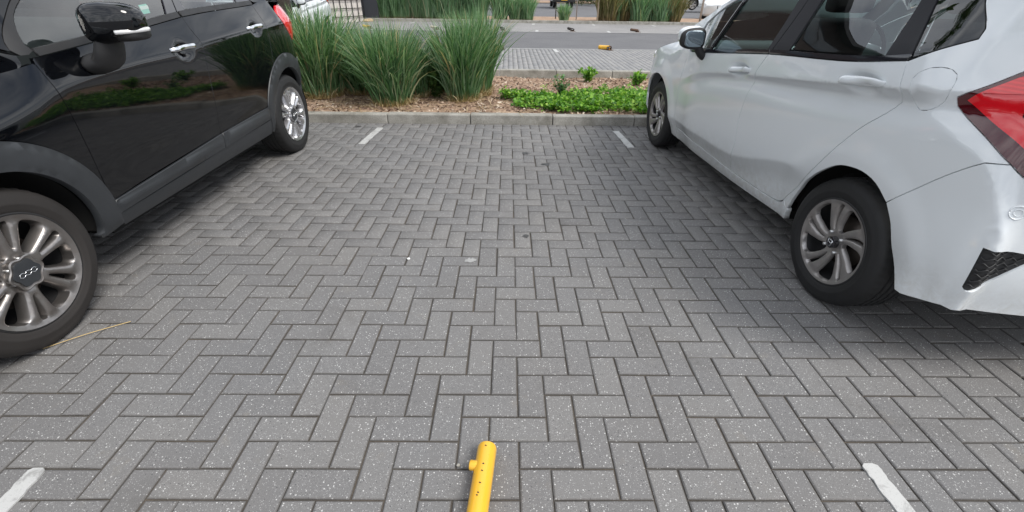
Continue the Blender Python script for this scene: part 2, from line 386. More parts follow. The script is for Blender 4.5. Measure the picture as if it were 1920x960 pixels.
def mat_leaf(name, stops, base=None, trans=.35, rough=.5):
    t = NT(name); p = t.pri(Roughness=rough, Specular_IOR_Level=.35); r = t.attr('rnd'); c = t.ramp(r, stops)
    if base: c = t.mix(t.ramp(t.attr('t'), [(.02, 1), (base[1], 0)]), c, base[0])
    t.l(c, p.inputs['Base Color']); tr = t.n('ShaderNodeBsdfTranslucent'); t.l(t.mix(1, c, (1.0, 1.15, .6), 'MULTIPLY'), tr.inputs[0])
    mx = t.n('ShaderNodeMixShader'); mx.inputs[0].default_value = trans; t.l(p.outputs[0], mx.inputs[1]); t.l(tr.outputs[0], mx.inputs[2]); t.l(mx.outputs[0], t.out.inputs[0]); return t.m
M['grass'] = mat_leaf('grass_blade', [(0, (.045, .115, .045)), (.3, (.10, .21, .09)), (.6, (.17, .30, .145)), (.88, (.30, .42, .27)), (.95, (.48, .45, .28)), (1, (.50, .40, .22))], ((.46, .33, .15), .13), .36)
M['grass_far'] = mat_leaf('grass_blade_tall', [(0, (.12, .23, .11)), (.5, (.19, .33, .18)), (.9, (.28, .41, .25)), (1, (.42, .40, .26))], ((.22, .17, .09), .10))
M['reed'] = mat_leaf('dry_reed', [(0, (.10, .10, .04)), (.45, (.19, .18, .08)), (.8, (.32, .25, .13)), (1, (.42, .34, .2))], ((.2, .14, .07), .25))
M['weed'] = mat_leaf('weed_leaf', [(0, (.05, .15, .025)), (.45, (.14, .32, .035)), (.85, (.25, .46, .06)), (1, (.38, .52, .11))])
M['mulch'] = mat_leaf('bark_chip', [(0, (.09, .055, .04)), (.4, (.25, .16, .115)), (.8, (.42, .31, .23)), (1, (.62, .54, .44))], trans=.0, rough=.9)
M['straw'] = mat_leaf('dry_straw', [(0, (.28, .19, .09)), (.6, (.45, .34, .18)), (1, (.60, .50, .32))], trans=.1, rough=.8)
M['tree_leaf'] = mat_leaf('tree_leaf', [(0, (.035, .075, .02)), (.6, (.07, .14, .035)), (1, (.12, .20, .06))])
def mat_paint(name, col, flake=0, rough=.3, dirt=None, spec=.4):
    t = NT(name); p = t.pri(Roughness=rough, Coat_Weight=1.0, Coat_Roughness=.025, Specular_IOR_Level=spec, Metallic=flake, Coat_IOR=1.58); v = t.objc()
    c = t.mix(t.noise(v, 1.5, 3), tuple(x*.96 for x in col), tuple(x*1.04 for x in col))
    if dirt:
        sp = t.n('ShaderNodeSeparateXYZ'); t.l(v, sp.inputs[0])
        low = t.ramp(sp.outputs[2], [(.16, 1), (dirt[1], 0)])     # road film thrown up along the bottom edge
        f = t.math('MULTIPLY', low, t.ramp(t.noise(v, 26, 7, .75, .6), [(.36, 0), (.66, 1)]))
        f = t.math('MULTIPLY', f, dirt[2]); c = t.mix(f, c, dirt[0])
        t.l(t.math('ADD', t.ramp(f, [(0, .03), (1, .5)]), t.math('MULTIPLY', t.ramp(sp.outputs[2], [(.50, 1), (.85, 0)]), .06)), p.inputs['Coat Roughness'])
    else:
        t.l(t.ramp(t.noise(v, 9, 5, .7), [(.4, .018), (.8, .07)]), p.inputs['Coat Roughness'])
    t.l(c, p.inputs['Base Color']); return t.m
M['black_paint'] = mat_paint('black_car_paint', (.0022, .0026, .0036), 0, .35, ((.10, .09, .075), .55, .05), .0)
M['white_paint'] = mat_paint('white_pearl_paint', (.72, .75, .765), 0, .26, ((.30, .25, .17), .50, .55))
M['silver_paint'] = mat_paint('silver_blue_paint', (.42, .47, .52), .5, .32)
M['blue_paint'] = mat_paint('dark_blue_paint', (.02, .035, .13), 0, .3)
M['grey_paint'] = mat_paint('grey_paint', (.33, .33, .33), .4, .35)
M['van_paint'] = mat_paint('black_van_paint', (.012, .012, .014), 0, .4)
M['gloss_black'] = simple('gloss_black_trim', (.010, .010, .014), .12, coat=1)
M['pillar'] = simple('satin_black_pillar', (.012, .012, .016), .38, spec=.3)
M['matt_black'] = simple('black_plastic', (.018, .018, .019), .55, noise=(14, .25))
M['cladding'] = simple('grey_black_cladding', (.030, .033, .037), .42, noise=(6, .25), bump=(600, .06, .002))
M['inner'] = simple('black_void', (.004, .004, .004), .9)
M['rubber'] = simple('tyre_rubber', (.012, .012, .0125), .68, noise=(7, .35), bump=(180, .12, .002))
M['rubber_dusty'] = simple('dusty_tyre_rubber', (.022, .019, .0175), .72, noise=(5, .4), bump=(180, .12, .002))
def mat_alloy(name, a, b, rough=.3, metal=.9):
    t = NT(name); p = t.pri(Roughness=rough, Metallic=metal); v = t.objc(); f = t.noise(v, 9, 6, .7)
    t.l(t.mix(t.ramp(f, [(.35, 0), (.75, 1)]), a, b), p.inputs['Base Color']); t.l(t.ramp(f, [(.3, rough-.06), (.8, rough+.22)]), p.inputs['Roughness']); return t.m
M['alloy'] = mat_alloy('dusty_alloy', (.34, .325, .315), (.22, .195, .18), .30)
M['alloy_bright'] = mat_alloy('bright_alloy', (.62, .62, .64), (.50, .49, .49), .24)
M['alloy_grey'] = mat_alloy('grey_alloy', (.40, .385, .375), (.29, .265, .25), .36, .75)
M['chrome'] = simple('chrome', (.80, .81, .83), .08, 1)
M['brake'] = simple('brake_disc', (.10, .085, .075), .5, .8, noise=(12, .3))
M['satin'] = simple('satin_silver', (.55, .55, .55), .35, .8)
M['mirror'] = simple('mirror_glass', (.30, .36, .40), .02, 1)
def mat_glass(name, tint, k=1.0):
    t = NT(name); fr = t.n('ShaderNodeFresnel'); fr.inputs[0].default_value = 1.52
    g = t.n('ShaderNodeBsdfGlossy'); g.inputs['Roughness'].default_value = .006; g.inputs[0].default_value = (1, 1, 1, 1)
    tr = t.n('ShaderNodeBsdfTransparent'); tr.inputs[0].default_value = (*tint, 1)
    mx = t.n('ShaderNodeMixShader'); t.l(t.math('MINIMUM', t.math('MULTIPLY', fr.outputs[0], 2.0*k), 1), mx.inputs[0]); t.l(tr.outputs[0], mx.inputs[1]); t.l(g.outputs[0], mx.inputs[2]); t.l(mx.outputs[0], t.out.inputs[0]); return t.m
M['glass'] = mat_glass('tinted_glass', (.76, .87, .84))
M['glass_dark'] = mat_glass('privacy_glass', (.22, .25, .25))
def mat_lens(name, col, rough=.08):
    t = NT(name); p = t.pri(Roughness=rough, Coat_Weight=1, Coat_Roughness=.02); v = t.objc()
    w = t.n('ShaderNodeTexWave'); w.inputs['Scale'].default_value = 28; w.bands_direction = 'Z'; t.l(v, w.inputs['Vector'])
    t.l(t.mix(t.ramp(w.outputs['Fac'], [(.3, 0), (.8, 1)]), tuple(x*.8 for x in col), col), p.inputs['Base Color']); return t.m
M['red_lens'] = simple('red_lens', (.70, .010, .018), .10, coat=1); M['dark_lens'] = simple('smoked_red_lens', (.07, .004, .007), .06, coat=1)
M['clear_lens'] = simple('clear_lens', (.72, .72, .72), .08, .2, coat=1)
M['seat'] = simple('seat_cloth', (.022, .022, .024), .9, noise=(60, .3)); M['card'] = simple('light_trim', (.42, .46, .46), .6)
M['dash'] = simple('dashboard_plastic', (.03, .03, .032), .6); M['dash_pale'] = simple('pale_dashboard', (.24, .28, .28), .6)
def mat_yellow():
    t = NT('yellow_paint'); p = t.pri(Roughness=.34, Coat_Weight=.35, Coat_Roughness=.15); v = t.objc()
    c = t.mix(t.noise(v, 5, 4), (.76, .40, .022), (.82, .47, .04)); c = t.mix(t.ramp(t.noise(v, 55, 6, .75), [(.66, 0), (.72, .8)]), c, (.30, .17, .05))
    t.l(c, p.inputs['Base Color']); t.bump(t.noise(v, 40, 3), .08, .003); return t.m
M['yellow'] = mat_yellow(); M['rust'] = simple('rusty_steel', (.10, .06, .04), .8, .3, noise=(30, .5)); M['chip'] = simple('chipped_bare_steel', (.035, .03, .028), .6, .3)
M['galv'] = simple('galvanised_steel', (.45, .47, .48), .45, .7, noise=(8, .15)); M['wood'] = simple('weathered_timber', (.30, .24, .17), .85, noise=(20, .3))
M['bark'] = simple('dark_bark', (.035, .028, .022), .95, noise=(18, .5), bump=(25, .9, .03))
M['board'] = simple('pale_board', (.56, .52, .49), .85, noise=(5, .12)); M['mesh'] = simple('black_steel', (.012, .012, .013), .5)
M['panel_dark'] = simple('charcoal_panel', (.028, .030, .036), .5, noise=(3, .2)); M['sandstone'] = simple('sandy_stone', (.42, .32, .2), .9, noise=(9, .3), bump=(20, .5, .03))
M['brickwall'] = simple('dark_brown_cladding', (.045, .033, .030), .7, noise=(2, .2)); M['winglass'] = simple('building_glass', (.05, .065, .08), .05, 0, coat=1)
M['sticker'] = simple('green_sticker', (.25, .62, .52), .5); M['paper'] = simple('white_paper', (.75, .75, .73), .7)
M['green'] = M['weed']
# ------------------------------------------------------------------ ground, paving, kerbs
U_ = .1; X0, Y0 = .448*U_, 7.675*U_          # paving lattice: X = i*.1 + X0, Y = j*.1 + Y0
KERB_Y = 5.04
def sheet(name, x0, x1, y0, y1, z, mat, parent=None, sub=1, kind='structure'):
    xs = np.linspace(x0, x1, sub+1); ys = np.linspace(y0, y1, sub+1)
    V = [(x, y, z) for y in ys for x in xs]; F = [(j*(sub+1)+i, j*(sub+1)+i+1, (j+1)*(sub+1)+i+1, (j+1)*(sub+1)+i) for j in range(sub) for i in range(sub)]
    o = mesh_obj(name, V, F, mat, parent, smooth=False)
    if kind and parent is None: o['kind'] = kind
    return o
sheet('ground', -700, 700, -400, 900, -.06, M['asphalt'])
paving = sheet('bay_paving', -7.0, 7.0, -.62, KERB_Y+.02, -.0065, M['sand'])
def brick_mesh(seed):
    r = np.random.default_rng(seed); L_, W_, h, c = .1957, .0957, .03, .0040
    def ring(dx, dy, z): return [(-dx, -dy, z), (dx, -dy, z), (dx, dy, z), (-dx, dy, z)]
    V = ring(L_/2, W_/2, -h)+ring(L_/2, W_/2, -c*.9)+ring(L_/2-c*1.3, W_/2-c*1.3, 0)
    V = [(x+r.normal(0, .0006), y+r.normal(0, .0006), z+(r.normal(0, .0003) if z > -h else 0)) for x, y, z in V]
    F = [(8, 9, 10, 11)]+[(a+i, a+(i+1) % 4, a+4+(i+1) % 4, a+4+i) for a in (0, 4) for i in range(4)]
    return V, F
BR = [brick_mesh(s) for s in range(6)]
brick_me = []
for k, (V, F) in enumerate(BR):
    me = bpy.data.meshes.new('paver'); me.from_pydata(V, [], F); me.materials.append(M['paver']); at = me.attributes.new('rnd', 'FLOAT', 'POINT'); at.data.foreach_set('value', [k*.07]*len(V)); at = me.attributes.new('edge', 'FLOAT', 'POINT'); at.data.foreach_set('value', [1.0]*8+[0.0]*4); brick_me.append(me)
def herring(i, j): return (i+j+3) % 4
bricks = []
JTOP = 41
for j in range(-14, JTOP+1):
    for i in range(-68, 68):
        k = herring(i, j)
        if k == 0: bricks.append(((i+1)*U_+X0, (j+.5)*U_+Y0, 0))
        elif k == 2 and j < JTOP: bricks.append(((i+.5)*U_+X0, (j+1)*U_+Y0, 1))
for i in range(-68, 68):                        # half blocks and a cut course against the kerb
    if herring(i, JTOP) == 2: bricks.append(((i+.5)*U_+X0, (JTOP+.5)*U_+Y0, 2))
    bricks.append(((i+.5)*U_+X0, (JTOP+1)*U_+Y0+.034, 3))
def cam_px(P):
    th, ro, ya = math.radians(30.79), math.radians(.82), math.radians(-.80)
    x, y, z = P[..., 0], P[..., 1], P[..., 2]-EYE
    x, y = math.cos(ya)*x+math.sin(ya)*y, -math.sin(ya)*x+math.cos(ya)*y
    zc = math.cos(th)*y-math.sin(th)*z; up = math.sin(th)*y+math.cos(th)*z
    u, v = x/zc, -up/zc
    return 960+839*(math.cos(ro)*u-math.sin(ro)*v), 480+839*(math.sin(ro)*u+math.cos(ro)*v), zc
A = np.array([(x, y, 0) for x, y, r in bricks]); px, py, zc = cam_px(A)
vis = (zc > .3) & (px > -40) & (px < 1960) & (py < 1010) & (py > 200)
vis &= ~((A[:, 0] < -1.9) & (A[:, 1] > 1.1)) & ~((A[:, 0] > 1.45+(.0)) & (A[:, 1] > 1.75))
vis &= np.array([r < 2 for x, y, r in bricks]); order = np.argsort(np.where(vis, zc, 1e6)); near = set(order[:300].tolist())
Vs = []; Fs = []; Rs = []; Es = []
for idx, (x, y, r) in enumerate(bricks):
    m = int(rng.integers(6)); dz = rng.normal(0, .0005); tx, ty, tz = rng.normal(0, .0014), rng.normal(0, .0014), rng.normal(0, .005)
    x += rng.normal(0, .0009); y += rng.normal(0, .0009)
    if idx in near:
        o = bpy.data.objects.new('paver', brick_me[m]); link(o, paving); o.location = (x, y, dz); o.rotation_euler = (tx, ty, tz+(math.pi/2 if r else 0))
    else:
        a = tz+(math.pi/2 if r else 0); c, s = math.cos(a), math.sin(a); V, F = BR[m]; o0 = len(Vs); rv = rng.random(); qx, qy = (1, 1) if r < 2 else ((.5, 1) if r == 2 else (.64/2, 1))
        V = [(vx*qx, vy*qy, vz) for vx, vy, vz in V]
        for (vx, vy, vz) in V: Vs.append((x+c*vx-s*vy, y+s*vx+c*vy, vz+dz+ty*vx-tx*vy)); Rs.append(rv)
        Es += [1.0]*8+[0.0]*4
        Fs += [tuple(q+o0 for q in f) for f in F]
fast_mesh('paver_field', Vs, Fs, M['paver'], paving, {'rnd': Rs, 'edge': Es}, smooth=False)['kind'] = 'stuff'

def marking(pts, w, label=None, seed=0, y_round=True, z=.0045, group='bay line marks'):
    """a short painted line with slightly ragged edges from pts[0] to pts[1]"""
    r = np.random.default_rng(seed); a, b = np.array(pts[0], float), np.array(pts[1], float); d = b-a; L_ = np.hypot(*d); d /= L_; n = np.array([-d[1], d[0]])
    k = 26; V = []; 
    for i in range(k+1):
        t = (i/k)**2 if y_round else i/k; q_ = min(1, t*L_/(w*.22)); e = max(.55, math.sqrt(max(0, 1-(1-q_)**2))) if y_round else 1
        j1, j2 = r.normal(0, .0016, 2)
        if r.random() < .08: j1 += .006
        p = a+d*L_*t; V += [(*(p+n*(w/2*e+j1)), z), (*(p-n*(w/2*e+j2)), z)]
    V += [(x, y, z-.006) for x, y, _ in V]; m = 2*(k+1)
    F = [(2*i+1, 2*i+3, 2*i+2, 2*i) for i in range(k)]+[(2*i, 2*i+2, m+2*i+2, m+2*i) for i in range(k)]+[(2*i+3, 2*i+1, m+2*i+1, m+2*i+3) for i in range(k)]+[(1, 0, m, m+1), (2*k, 2*k+1, m+2*k+1, m+2*k)]
    o = mesh_obj('painted_line', V, F, M['mark'], smooth=False); tag(o, kind='structure'); return o
marking(((1.165, .885), (1.18, .30)), .053, seed=1); marking(((-1.445, .865), (-1.43, .30)), .053, seed=2)
marking(((1.19, 4.22), (1.16, 4.80)), .066, seed=3, y_round=False); marking(((-1.40, 4.25), (-1.365, 4.84)), .066, seed=4, y_round=False)

def kerb_run(name, y0, x0, n, depth, h, joint0=.915, seed=0, z0=-.05):
    k = empty(name, (0, 0, 0)); tag(k, kind='structure'); r = np.random.default_rng(seed); me_s = []
    for s in range(3):
        bm = bmesh.new(); bm_box(bm, (0, 0, (h+z0)/2), (joint0-.007, depth, h-z0), .011, 2); me = bpy.data.meshes.new('kerb_stone'); bm.to_mesh(me); bm.free(); me.materials.append(M['kerb']); me_s.append(me)
    for i in range(n):
        o = bpy.data.objects.new('kerb_stone', me_s[i % 3]); link(o, k); o.location = (x0+(i+.5)*joint0, y0+depth/2+r.normal(0, .002), r.normal(0, .0015)); o.rotation_euler = (0, r.normal(0, .0015), r.normal(0, .0015))
    return k
kerb_run('kerb', KERB_Y, -1.33-.915*7, 16, .125, .098, seed=1)
kerb_run('kerb', 7.74, -1.05-.915*9, 24, .13, .175, seed=2)
kerb_run('kerb', 22.6, -1.0-.915*12, 30, .13, .12, seed=3)
bed = sheet('planter_soil', -9, 9, KERB_Y+.12, 7.76, .068, M['soil'], sub=60)
vv = bed.data.vertices
for v in vv: v.co.z += .018*math.sin(v.co.x*3.1+v.co.y*2)*math.sin(v.co.y*4.3-v.co.x)+random.gauss(0, .006)-.02*max(0, (5.5-v.co.y))
far_bay = sheet('far_bay_paving', -30, 30, 7.86, 12.52, -.0065, M['sand'])
def stack_pavers(parent, x0, x1, y0, y1, z=0, lx=.2, ly=.1, seed=0, swap=False):
    r = np.random.default_rng(seed); V = []; F = []; R = []; ys = np.arange(y0+ly/2, y1, ly)
    for k, y in enumerate(ys):
        for x in np.arange(x0+lx/2, x1, lx):
            rv = r.random(); dz = r.normal(0, .0012); o = len(V); a, b = lx/2-.004, ly/2-.004
            for sx, sy, zz in ((-1, -1, 0), (1, -1, 0), (1, 1, 0), (-1, 1, 0)): V.append((x+sx*a, y+sy*b, z+dz)); R.append(rv)
            for sx, sy, zz in ((-1, -1, 0), (1, -1, 0), (1, 1, 0), (-1, 1, 0)): V.append((x+sx*(a+.003), y+sy*(b+.003), z-.012)); R.append(rv)
            F += [(o, o+1, o+2, o+3)]+[(o+4+i, o+4+(i+1) % 4, o+(i+1) % 4, o+i) for i in range(4)]
    q = fast_mesh('paver_field', V, F, M['farpaver'], parent, {'rnd': R}, smooth=False); q['kind'] = 'stuff'
def mat_farpaver():
    t = NT('far_paver'); p = t.pri(Roughness=.85, Specular_IOR_Level=.3); v = t.pos(); r = t.attr('rnd')
    c = t.ramp(r, [(0, (.225, .225, .23)), (1, (.285, .28, .275))]); c = t.mix(1, c, t.ramp(t.noise(v, 50, 4, .7), [(.3, .8), (.7, 1.2)]), 'MULTIPLY'); c = t.mix(t.ramp(t.noise(v, .6, 4), [(.5, 0), (.8, .3)]), c, (.14, .14, .14)); t.l(c, p.inputs['Base Color']); return t.m
M['farpaver'] = mat_farpaver()
stack_pavers(far_bay, -8, 9, 7.9, 12.45, lx=.1, ly=.2)
road = sheet('road', -60, 60, 12.46, 17.78, -.004, M['asphalt'])
far_bay2 = sheet('far_bay_paving', -40, 40, 17.78, 22.62, .0, M['farpav'])
for (y, x0, x1) in ((12.47, -14, 14), (17.80, -16, 16)):
    o = sheet('painted_line', x0, x1, y, y+.07, .006, M['mark'], sub=1)
for k in range(-3, 5):
    x = 1.17+2.63*k
    marking(((x, 12.44), (x+.02, 11.85)), .09, seed=20+k, y_round=False)
    marking(((x-.15, 17.86), (x-.10, 18.6)), .11, seed=40+k, y_round=False); marking(((x-.1, 21.6), (x-.05, 22.3)), .11, seed=60+k, y_round=False)
sheet('planter_soil', -12, 40, 22.70, 27.2, .06, M['soil'], sub=8)
sheet('grass_verge', -60, 60, 60, 75, -.02, M['soil'])

# ------------------------------------------------------------------ vegetation
def blades(n, R, h, hv, lean, seed, w=.009, seg=6, cx=0, cy=0, droop=.6, ell=1.0):
    r = np.random.default_rng(seed); a = r.uniform(0, 2*np.pi, n); q = np.sqrt(r.random(n))*R
    bx = cx+np.cos(a)*q; by = cy+np.sin(a)*q*ell; out = a+r.normal(0, 1.05, n); H_ = np.clip(h*(1+r.normal(0, hv, n)), .12*h, 1.3*h)
    le = np.clip(lean*(.25+.9*q/R)+r.normal(0, .22, n), -.2, 1.5); dr = droop*1.35*r.random(n)**1.5
    t = np.linspace(0, 1, seg+1); th = le[:, None]*.35+(le[:, None]*.75+dr[:, None])*t[None]**1.7+r.normal(0, .03, (n, seg+1))
    ds = H_[:, None]/seg; dx = np.cumsum(np.sin(th)*ds, 1)-np.sin(th[:, :1])*ds; dz = np.cumsum(np.cos(th)*ds, 1)-np.cos(th[:, :1])*ds
    X = bx[:, None]+np.cos(out)[:, None]*dx; Y = by[:, None]+np.sin(out)[:, None]*dx; Z = dz
    wd = w*(.6+.8*r.random(n))[:, None]*np.sin(np.pi*np.clip(.22+.80*t, 0, 1))[None]**.8; wd[:, -1] *= .1
    tw = r.uniform(0, np.pi, n); sx = np.cos(tw)[:, None]*wd; sy = np.sin(tw)[:, None]*wd
    V = np.stack([np.stack([X-sx, Y-sy, Z], -1), np.stack([X+sx, Y+sy, Z], -1)], 2).reshape(-1, 3)
    k = np.arange(n)[:, None]*(2*(seg+1))+2*np.arange(seg)[None]; Q = np.stack([k, k+1, k+3, k+2], -1).reshape(-1, 4)
    return V, Q, np.repeat(r.random(n), 2*(seg+1)), np.tile(np.repeat(t, 2), n)
def clump(name, loc, label, group, n, R, h, seed, mat='grass', lean=.55, w=.009, seg=6, droop=.6, dry=260, hv=.22, ell=1.0):
    root = empty(name, loc); tag(root, label, 'grass', group)
    V, Q, rn, t = blades(n, R, h, hv, lean, seed, w, seg, droop=droop, ell=ell); fast_mesh('blades', V, Q, M[mat], root, {'rnd': rn, 't': t})
    if dry:
        V, Q, rn, t = blades(dry, R*1.15, .17, .45, 1.1, seed+99, .004, 3, droop=1.2); fast_mesh('dry_base', V, Q, M['straw'], root, {'rnd': rn, 't': t})
    return root
G1 = 'tall grass clumps in the near planter'
clump('ornamental_grass', (-2.42, 6.15, .07), 'tall feathery green grass clump right behind the black car', G1, 2000, .26, .84, 1, lean=.32, w=.0075, hv=.32, droop=.75)
clump('ornamental_grass', (-1.42, 5.72, .07), 'widest green grass clump, second from the black car along the kerb', G1, 1800, .23, .74, 2, lean=.34, w=.0075, hv=.32, droop=.75)
clump('ornamental_grass', (-1.95, 6.35, .07), 'looser grass clump set back between the first two big clumps', G1, 1000, .2, .66, 3, lean=.6, droop=.9)
clump('ornamental_grass', (-.58, 6.0, .07), 'dark green grass clump with arching blades, third along the kerb', G1, 1500, .20, .78, 4, lean=.30, w=.0075, hv=.32, droop=.7)
clump('ornamental_grass', (-.36, 6.30, .07), 'rightmost upright grass clump of the near planter, beside the green weeds', G1, 850, .13, .84, 5, lean=.20, w=.0075, hv=.3, droop=.6)
clump('ornamental_grass', (-.98, 6.55, .07), 'short sparse grass clump behind, between the two darkest clumps', G1, 420, .15, .5, 6, lean=.6, droop=1.0)
clump('ornamental_grass', (-1.15, 6.1, .07), 'grass clump squeezed behind the widest one, tips showing above it', G1, 500, .13, .62, 7, lean=.35, w=.0065)
def leaf_mass(name, pts, size, seed, mat, parent=None, up=.5):
    """little folded leaves at pts"""
    r = np.random.default_rng(seed); n = len(pts); a = r.uniform(0, 2*np.pi, n); el = r.normal(up, .45, n); s = size*(.5+r.random(n))
    d = np.stack([np.cos(a)*np.cos(el), np.sin(a)*np.cos(el), np.sin(el)], 1); sd = np.stack([-np.sin(a), np.cos(a), r.normal(0, .4, n)], 1); sd /= np.linalg.norm(sd, axis=1, keepdims=True)
    nn = np.cross(d, sd); p = np.asarray(pts); c = .42
    V = np.stack([p, p+(d*.55+sd*c+nn*.16)*s[:, None], p+d*s[:, None], p+(d*.55-sd*c+nn*.16)*s[:, None]], 1).reshape(-1, 3)
    k = np.arange(n)[:, None]*4; Q = np.concatenate([k+[0, 1, 2], k+[0, 2, 3]], 0); rv = np.repeat(r.random(n), 4)
    return fast_mesh(name, V, Q, M[mat], parent, {'rnd': rv, 't': np.ones(len(rv))}, smooth=False)
def weeds():
    r = np.random.default_rng(11); P = []
    cl = [(.35, 5.62, .30), (.75, 5.55, .34), (1.15, 5.62, .36), (1.5, 5.75, .34), (1.3, 6.15, .34), (1.65, 6.25, .3), (.95, 6.05, .26), (1.8, 5.6, .3), (2.2, 5.9, .4), (2.7, 6, .5), (.2, 6.0, .20), (.45, 5.95, .22), (.05, 6.1, .16), (1.05, 5.4, .2), (1.55, 5.4, .2), (.6, 5.38, .14), (.9, 5.8, .3), (1.85, 6.1, .3)]
    for cx, cy, R in cl:
        m = int(2600*R); a = r.uniform(0, 2*np.pi, m); q = R*np.sqrt(r.random(m)); lump = .05+.13*np.maximum(0, np.sin(cx*9+np.cos(a)*q*17)*np.sin(cy*7+np.sin(a)*q*19)+.3)*np.clip(1.1-q/R, .2, 1)
        P.append(np.stack([cx+np.cos(a)*q, cy+np.sin(a)*q*.8, .075+lump*r.random(m)**.6], 1))
    P = np.concatenate(P); pm = np.sin(P[:, 0]*11+2*np.sin(P[:, 1]*7))*np.sin(P[:, 1]*13+P[:, 0]*4); P = P[(pm > -.45) | (r.random(len(P)) < .25)]; P = P[(P[:, 1] > KERB_Y+.14) & (np.hypot(P[:, 0]-1.13, P[:, 1]-5.37) > .10)]
    tag(leaf_mass('ground_cover_weeds', P, .040, 5, 'weed', up=.35), 'bright green leafy weeds spreading over the planter soil', 'weeds', kind='stuff')
weeds()
def bush(loc, n, h, R, seed, label, name='weed_plant', mat='weed', size=.05, group='single weeds in the near planter'):
    r = np.random.default_rng(seed); root = empty(name, loc); tag(root, label, 'weed', group); parts = []; P = []
    for k in range(9):
        a = r.uniform(0, 6.28); q = R*r.random(); top = (math.cos(a)*q, math.sin(a)*q, h*(.5+.5*r.random())); parts.append(tube([(0, 0, -.02), (top[0]*.4, top[1]*.4, top[2]*.6), top], [.004, .003, .001], 5))
        for i in range(n//9):
            s = r.random()**.7; P.append((top[0]*s+r.normal(0, .02), top[1]*s+r.normal(0, .02), top[2]*s+r.normal(0, .012)))
    V, F = join(parts); mesh_obj('stem', V, F, M['weed_stem'], root); leaf_mass('leaves', np.array(P), size, seed, mat, root)
    return root
M['weed_stem'] = simple('weed_stem', (.10, .16, .05), .7)
bush((1.25, 7.35, .07), 320, .20, .20, 31, 'leafy weed growing against the far planter kerb, left of its twin')
bush((1.95, 7.15, .07), 260, .17, .2, 32, 'leafy weed by the far planter kerb, nearest the white car')
bush((.72, 6.3, .07), 260, .24, .16, 33, 'greyish upright weed tuft in the middle of the green weeds', mat='grass', size=.04)
bush((-.92, 6.05, .07), 380, .42, .22, 34, 'dark leafy shrub between the widest and the dark green grass clump', mat='tree_leaf', size=.06)
def mulch():
    r = np.random.default_rng(3); n = 15000; X = r.uniform(-3.6, 2.6, n); Y = r.uniform(KERB_Y+.13, 7.72, n); a = r.uniform(0, 6.28, n); L_ = r.uniform(.006, .026, n); W_ = L_*r.uniform(.2, .5, n); z = .068+.018*np.sin(X*3.1+Y*2)*np.sin(Y*4.3-X)-.02*np.maximum(0, 5.5-Y)+r.uniform(.002, .016, n); ti = r.normal(0, .35, (n, 2))
    c, s = np.cos(a), np.sin(a); V = []
    for k, (p, q) in enumerate(((-1, -1), (1, -1), (1, 1), (-1, 1))): V.append(np.stack([X+c*L_*p-s*W_*q, Y+s*L_*p+c*W_*q, z+ti[:, 0]*L_*p+ti[:, 1]*W_*q], 1))
    V = np.stack(V, 1).reshape(-1, 3); Q = np.arange(n)[:, None]*4+np.arange(4)[None]
    tag(fast_mesh('bark_mulch', V, Q, M['mulch'], None, {'rnd': np.repeat(r.random(n), 4), 't': np.ones(4*n)}, smooth=False), 'brown bark mulch scattered over the planter soil', 'mulch', kind='stuff')
    parts = [blades(1, .01, .25+.3*r.random(), .1, 1.4, 500+k, .003, 4, cx=r.uniform(-3, .2), cy=r.uniform(5.2, 5.9), droop=.6) for k in range(240)]
    V = np.concatenate([p[0] for p in parts]); V[:, 2] = np.clip(V[:, 2]*.10, 0, .06)+.085; Q = np.concatenate([p[1]+i*len(parts[0][0]) for i, p in enumerate(parts)])
    tag(fast_mesh('fallen_straw', V, Q, M['straw'], None, {'rnd': np.concatenate([p[2] for p in parts]), 't': np.concatenate([p[3] for p in parts])}), 'dry fallen grass stalks lying along the planter edge', 'straw', kind='stuff')
mulch()
# ------------------------------------------------------------------ car building blocks
def panel_h(S, name, segs, mat, parent, holes, **kw):
    """panel with holes: holes are lists of segs"""
    gap = kw.get('gap', .002); res = kw.get('res', .035); step = kw.get('step', .03); off = kw.get('off', 0); depth = kw.get('depth', .018)
    poly = inset(poly_path(segs, step), gap); hs = [inset(poly_path(h, .02), -.0008) for h in holes]
    pts = grid_pts(poly, res, kw.get('dense', ()), kw.get('lines', ()), hs); P, T = cdt(poly, pts, hs); n = len(P)
    X = S.pos(P[:, 0], P[:, 1], off); Nn = S.nrm(P[:, 0], P[:, 1]); V = [X]; NV = [Nn]; F = [tuple(t[::-1]) for t in T]; base = n
    for q, sg in [(poly, 1)]+[(h, -1) for h in hs]:
        m = len(q); B0 = S.pos(q[:, 0], q[:, 1], off); B1 = S.pos(q[:, 0], q[:, 1], off-depth); sn = S.nrm(q[:, 0], q[:, 1])
        tg = np.roll(B0, -1, 0)-np.roll(B0, 1, 0); fn = -np.cross(sn, tg)*sg; fn /= np.linalg.norm(fn, axis=1, keepdims=True)+1e-12
        if (np.mean(np.sum(fn*(B0-B0.mean(0)), 1)) < 0) == (sg > 0): fn = -fn
        V += [B0, B1]; NV += [(fn+.6*sn)/np.linalg.norm(fn+.6*sn, axis=1, keepdims=True), fn]
        for i in range(m):
            j = (i+1) % m; f = (base+i, base+j, base+m+j, base+m+i); F.append(f if sg > 0 else f[::-1])
        base += 2*m
    V = np.concatenate(V); NV = np.concatenate(NV); ob = mesh_obj(name, V, F, mat, parent)
    ob.data.normals_split_custom_set_from_vertices([tuple(map(float, v)) for v in NV]); return ob
def arc(c, r, a0, a1, n=14):
    return [(c[0]+r*math.cos(math.radians(a)), c[1]+r*math.sin(math.radians(a))) for a in np.linspace(a0, a1, n)]
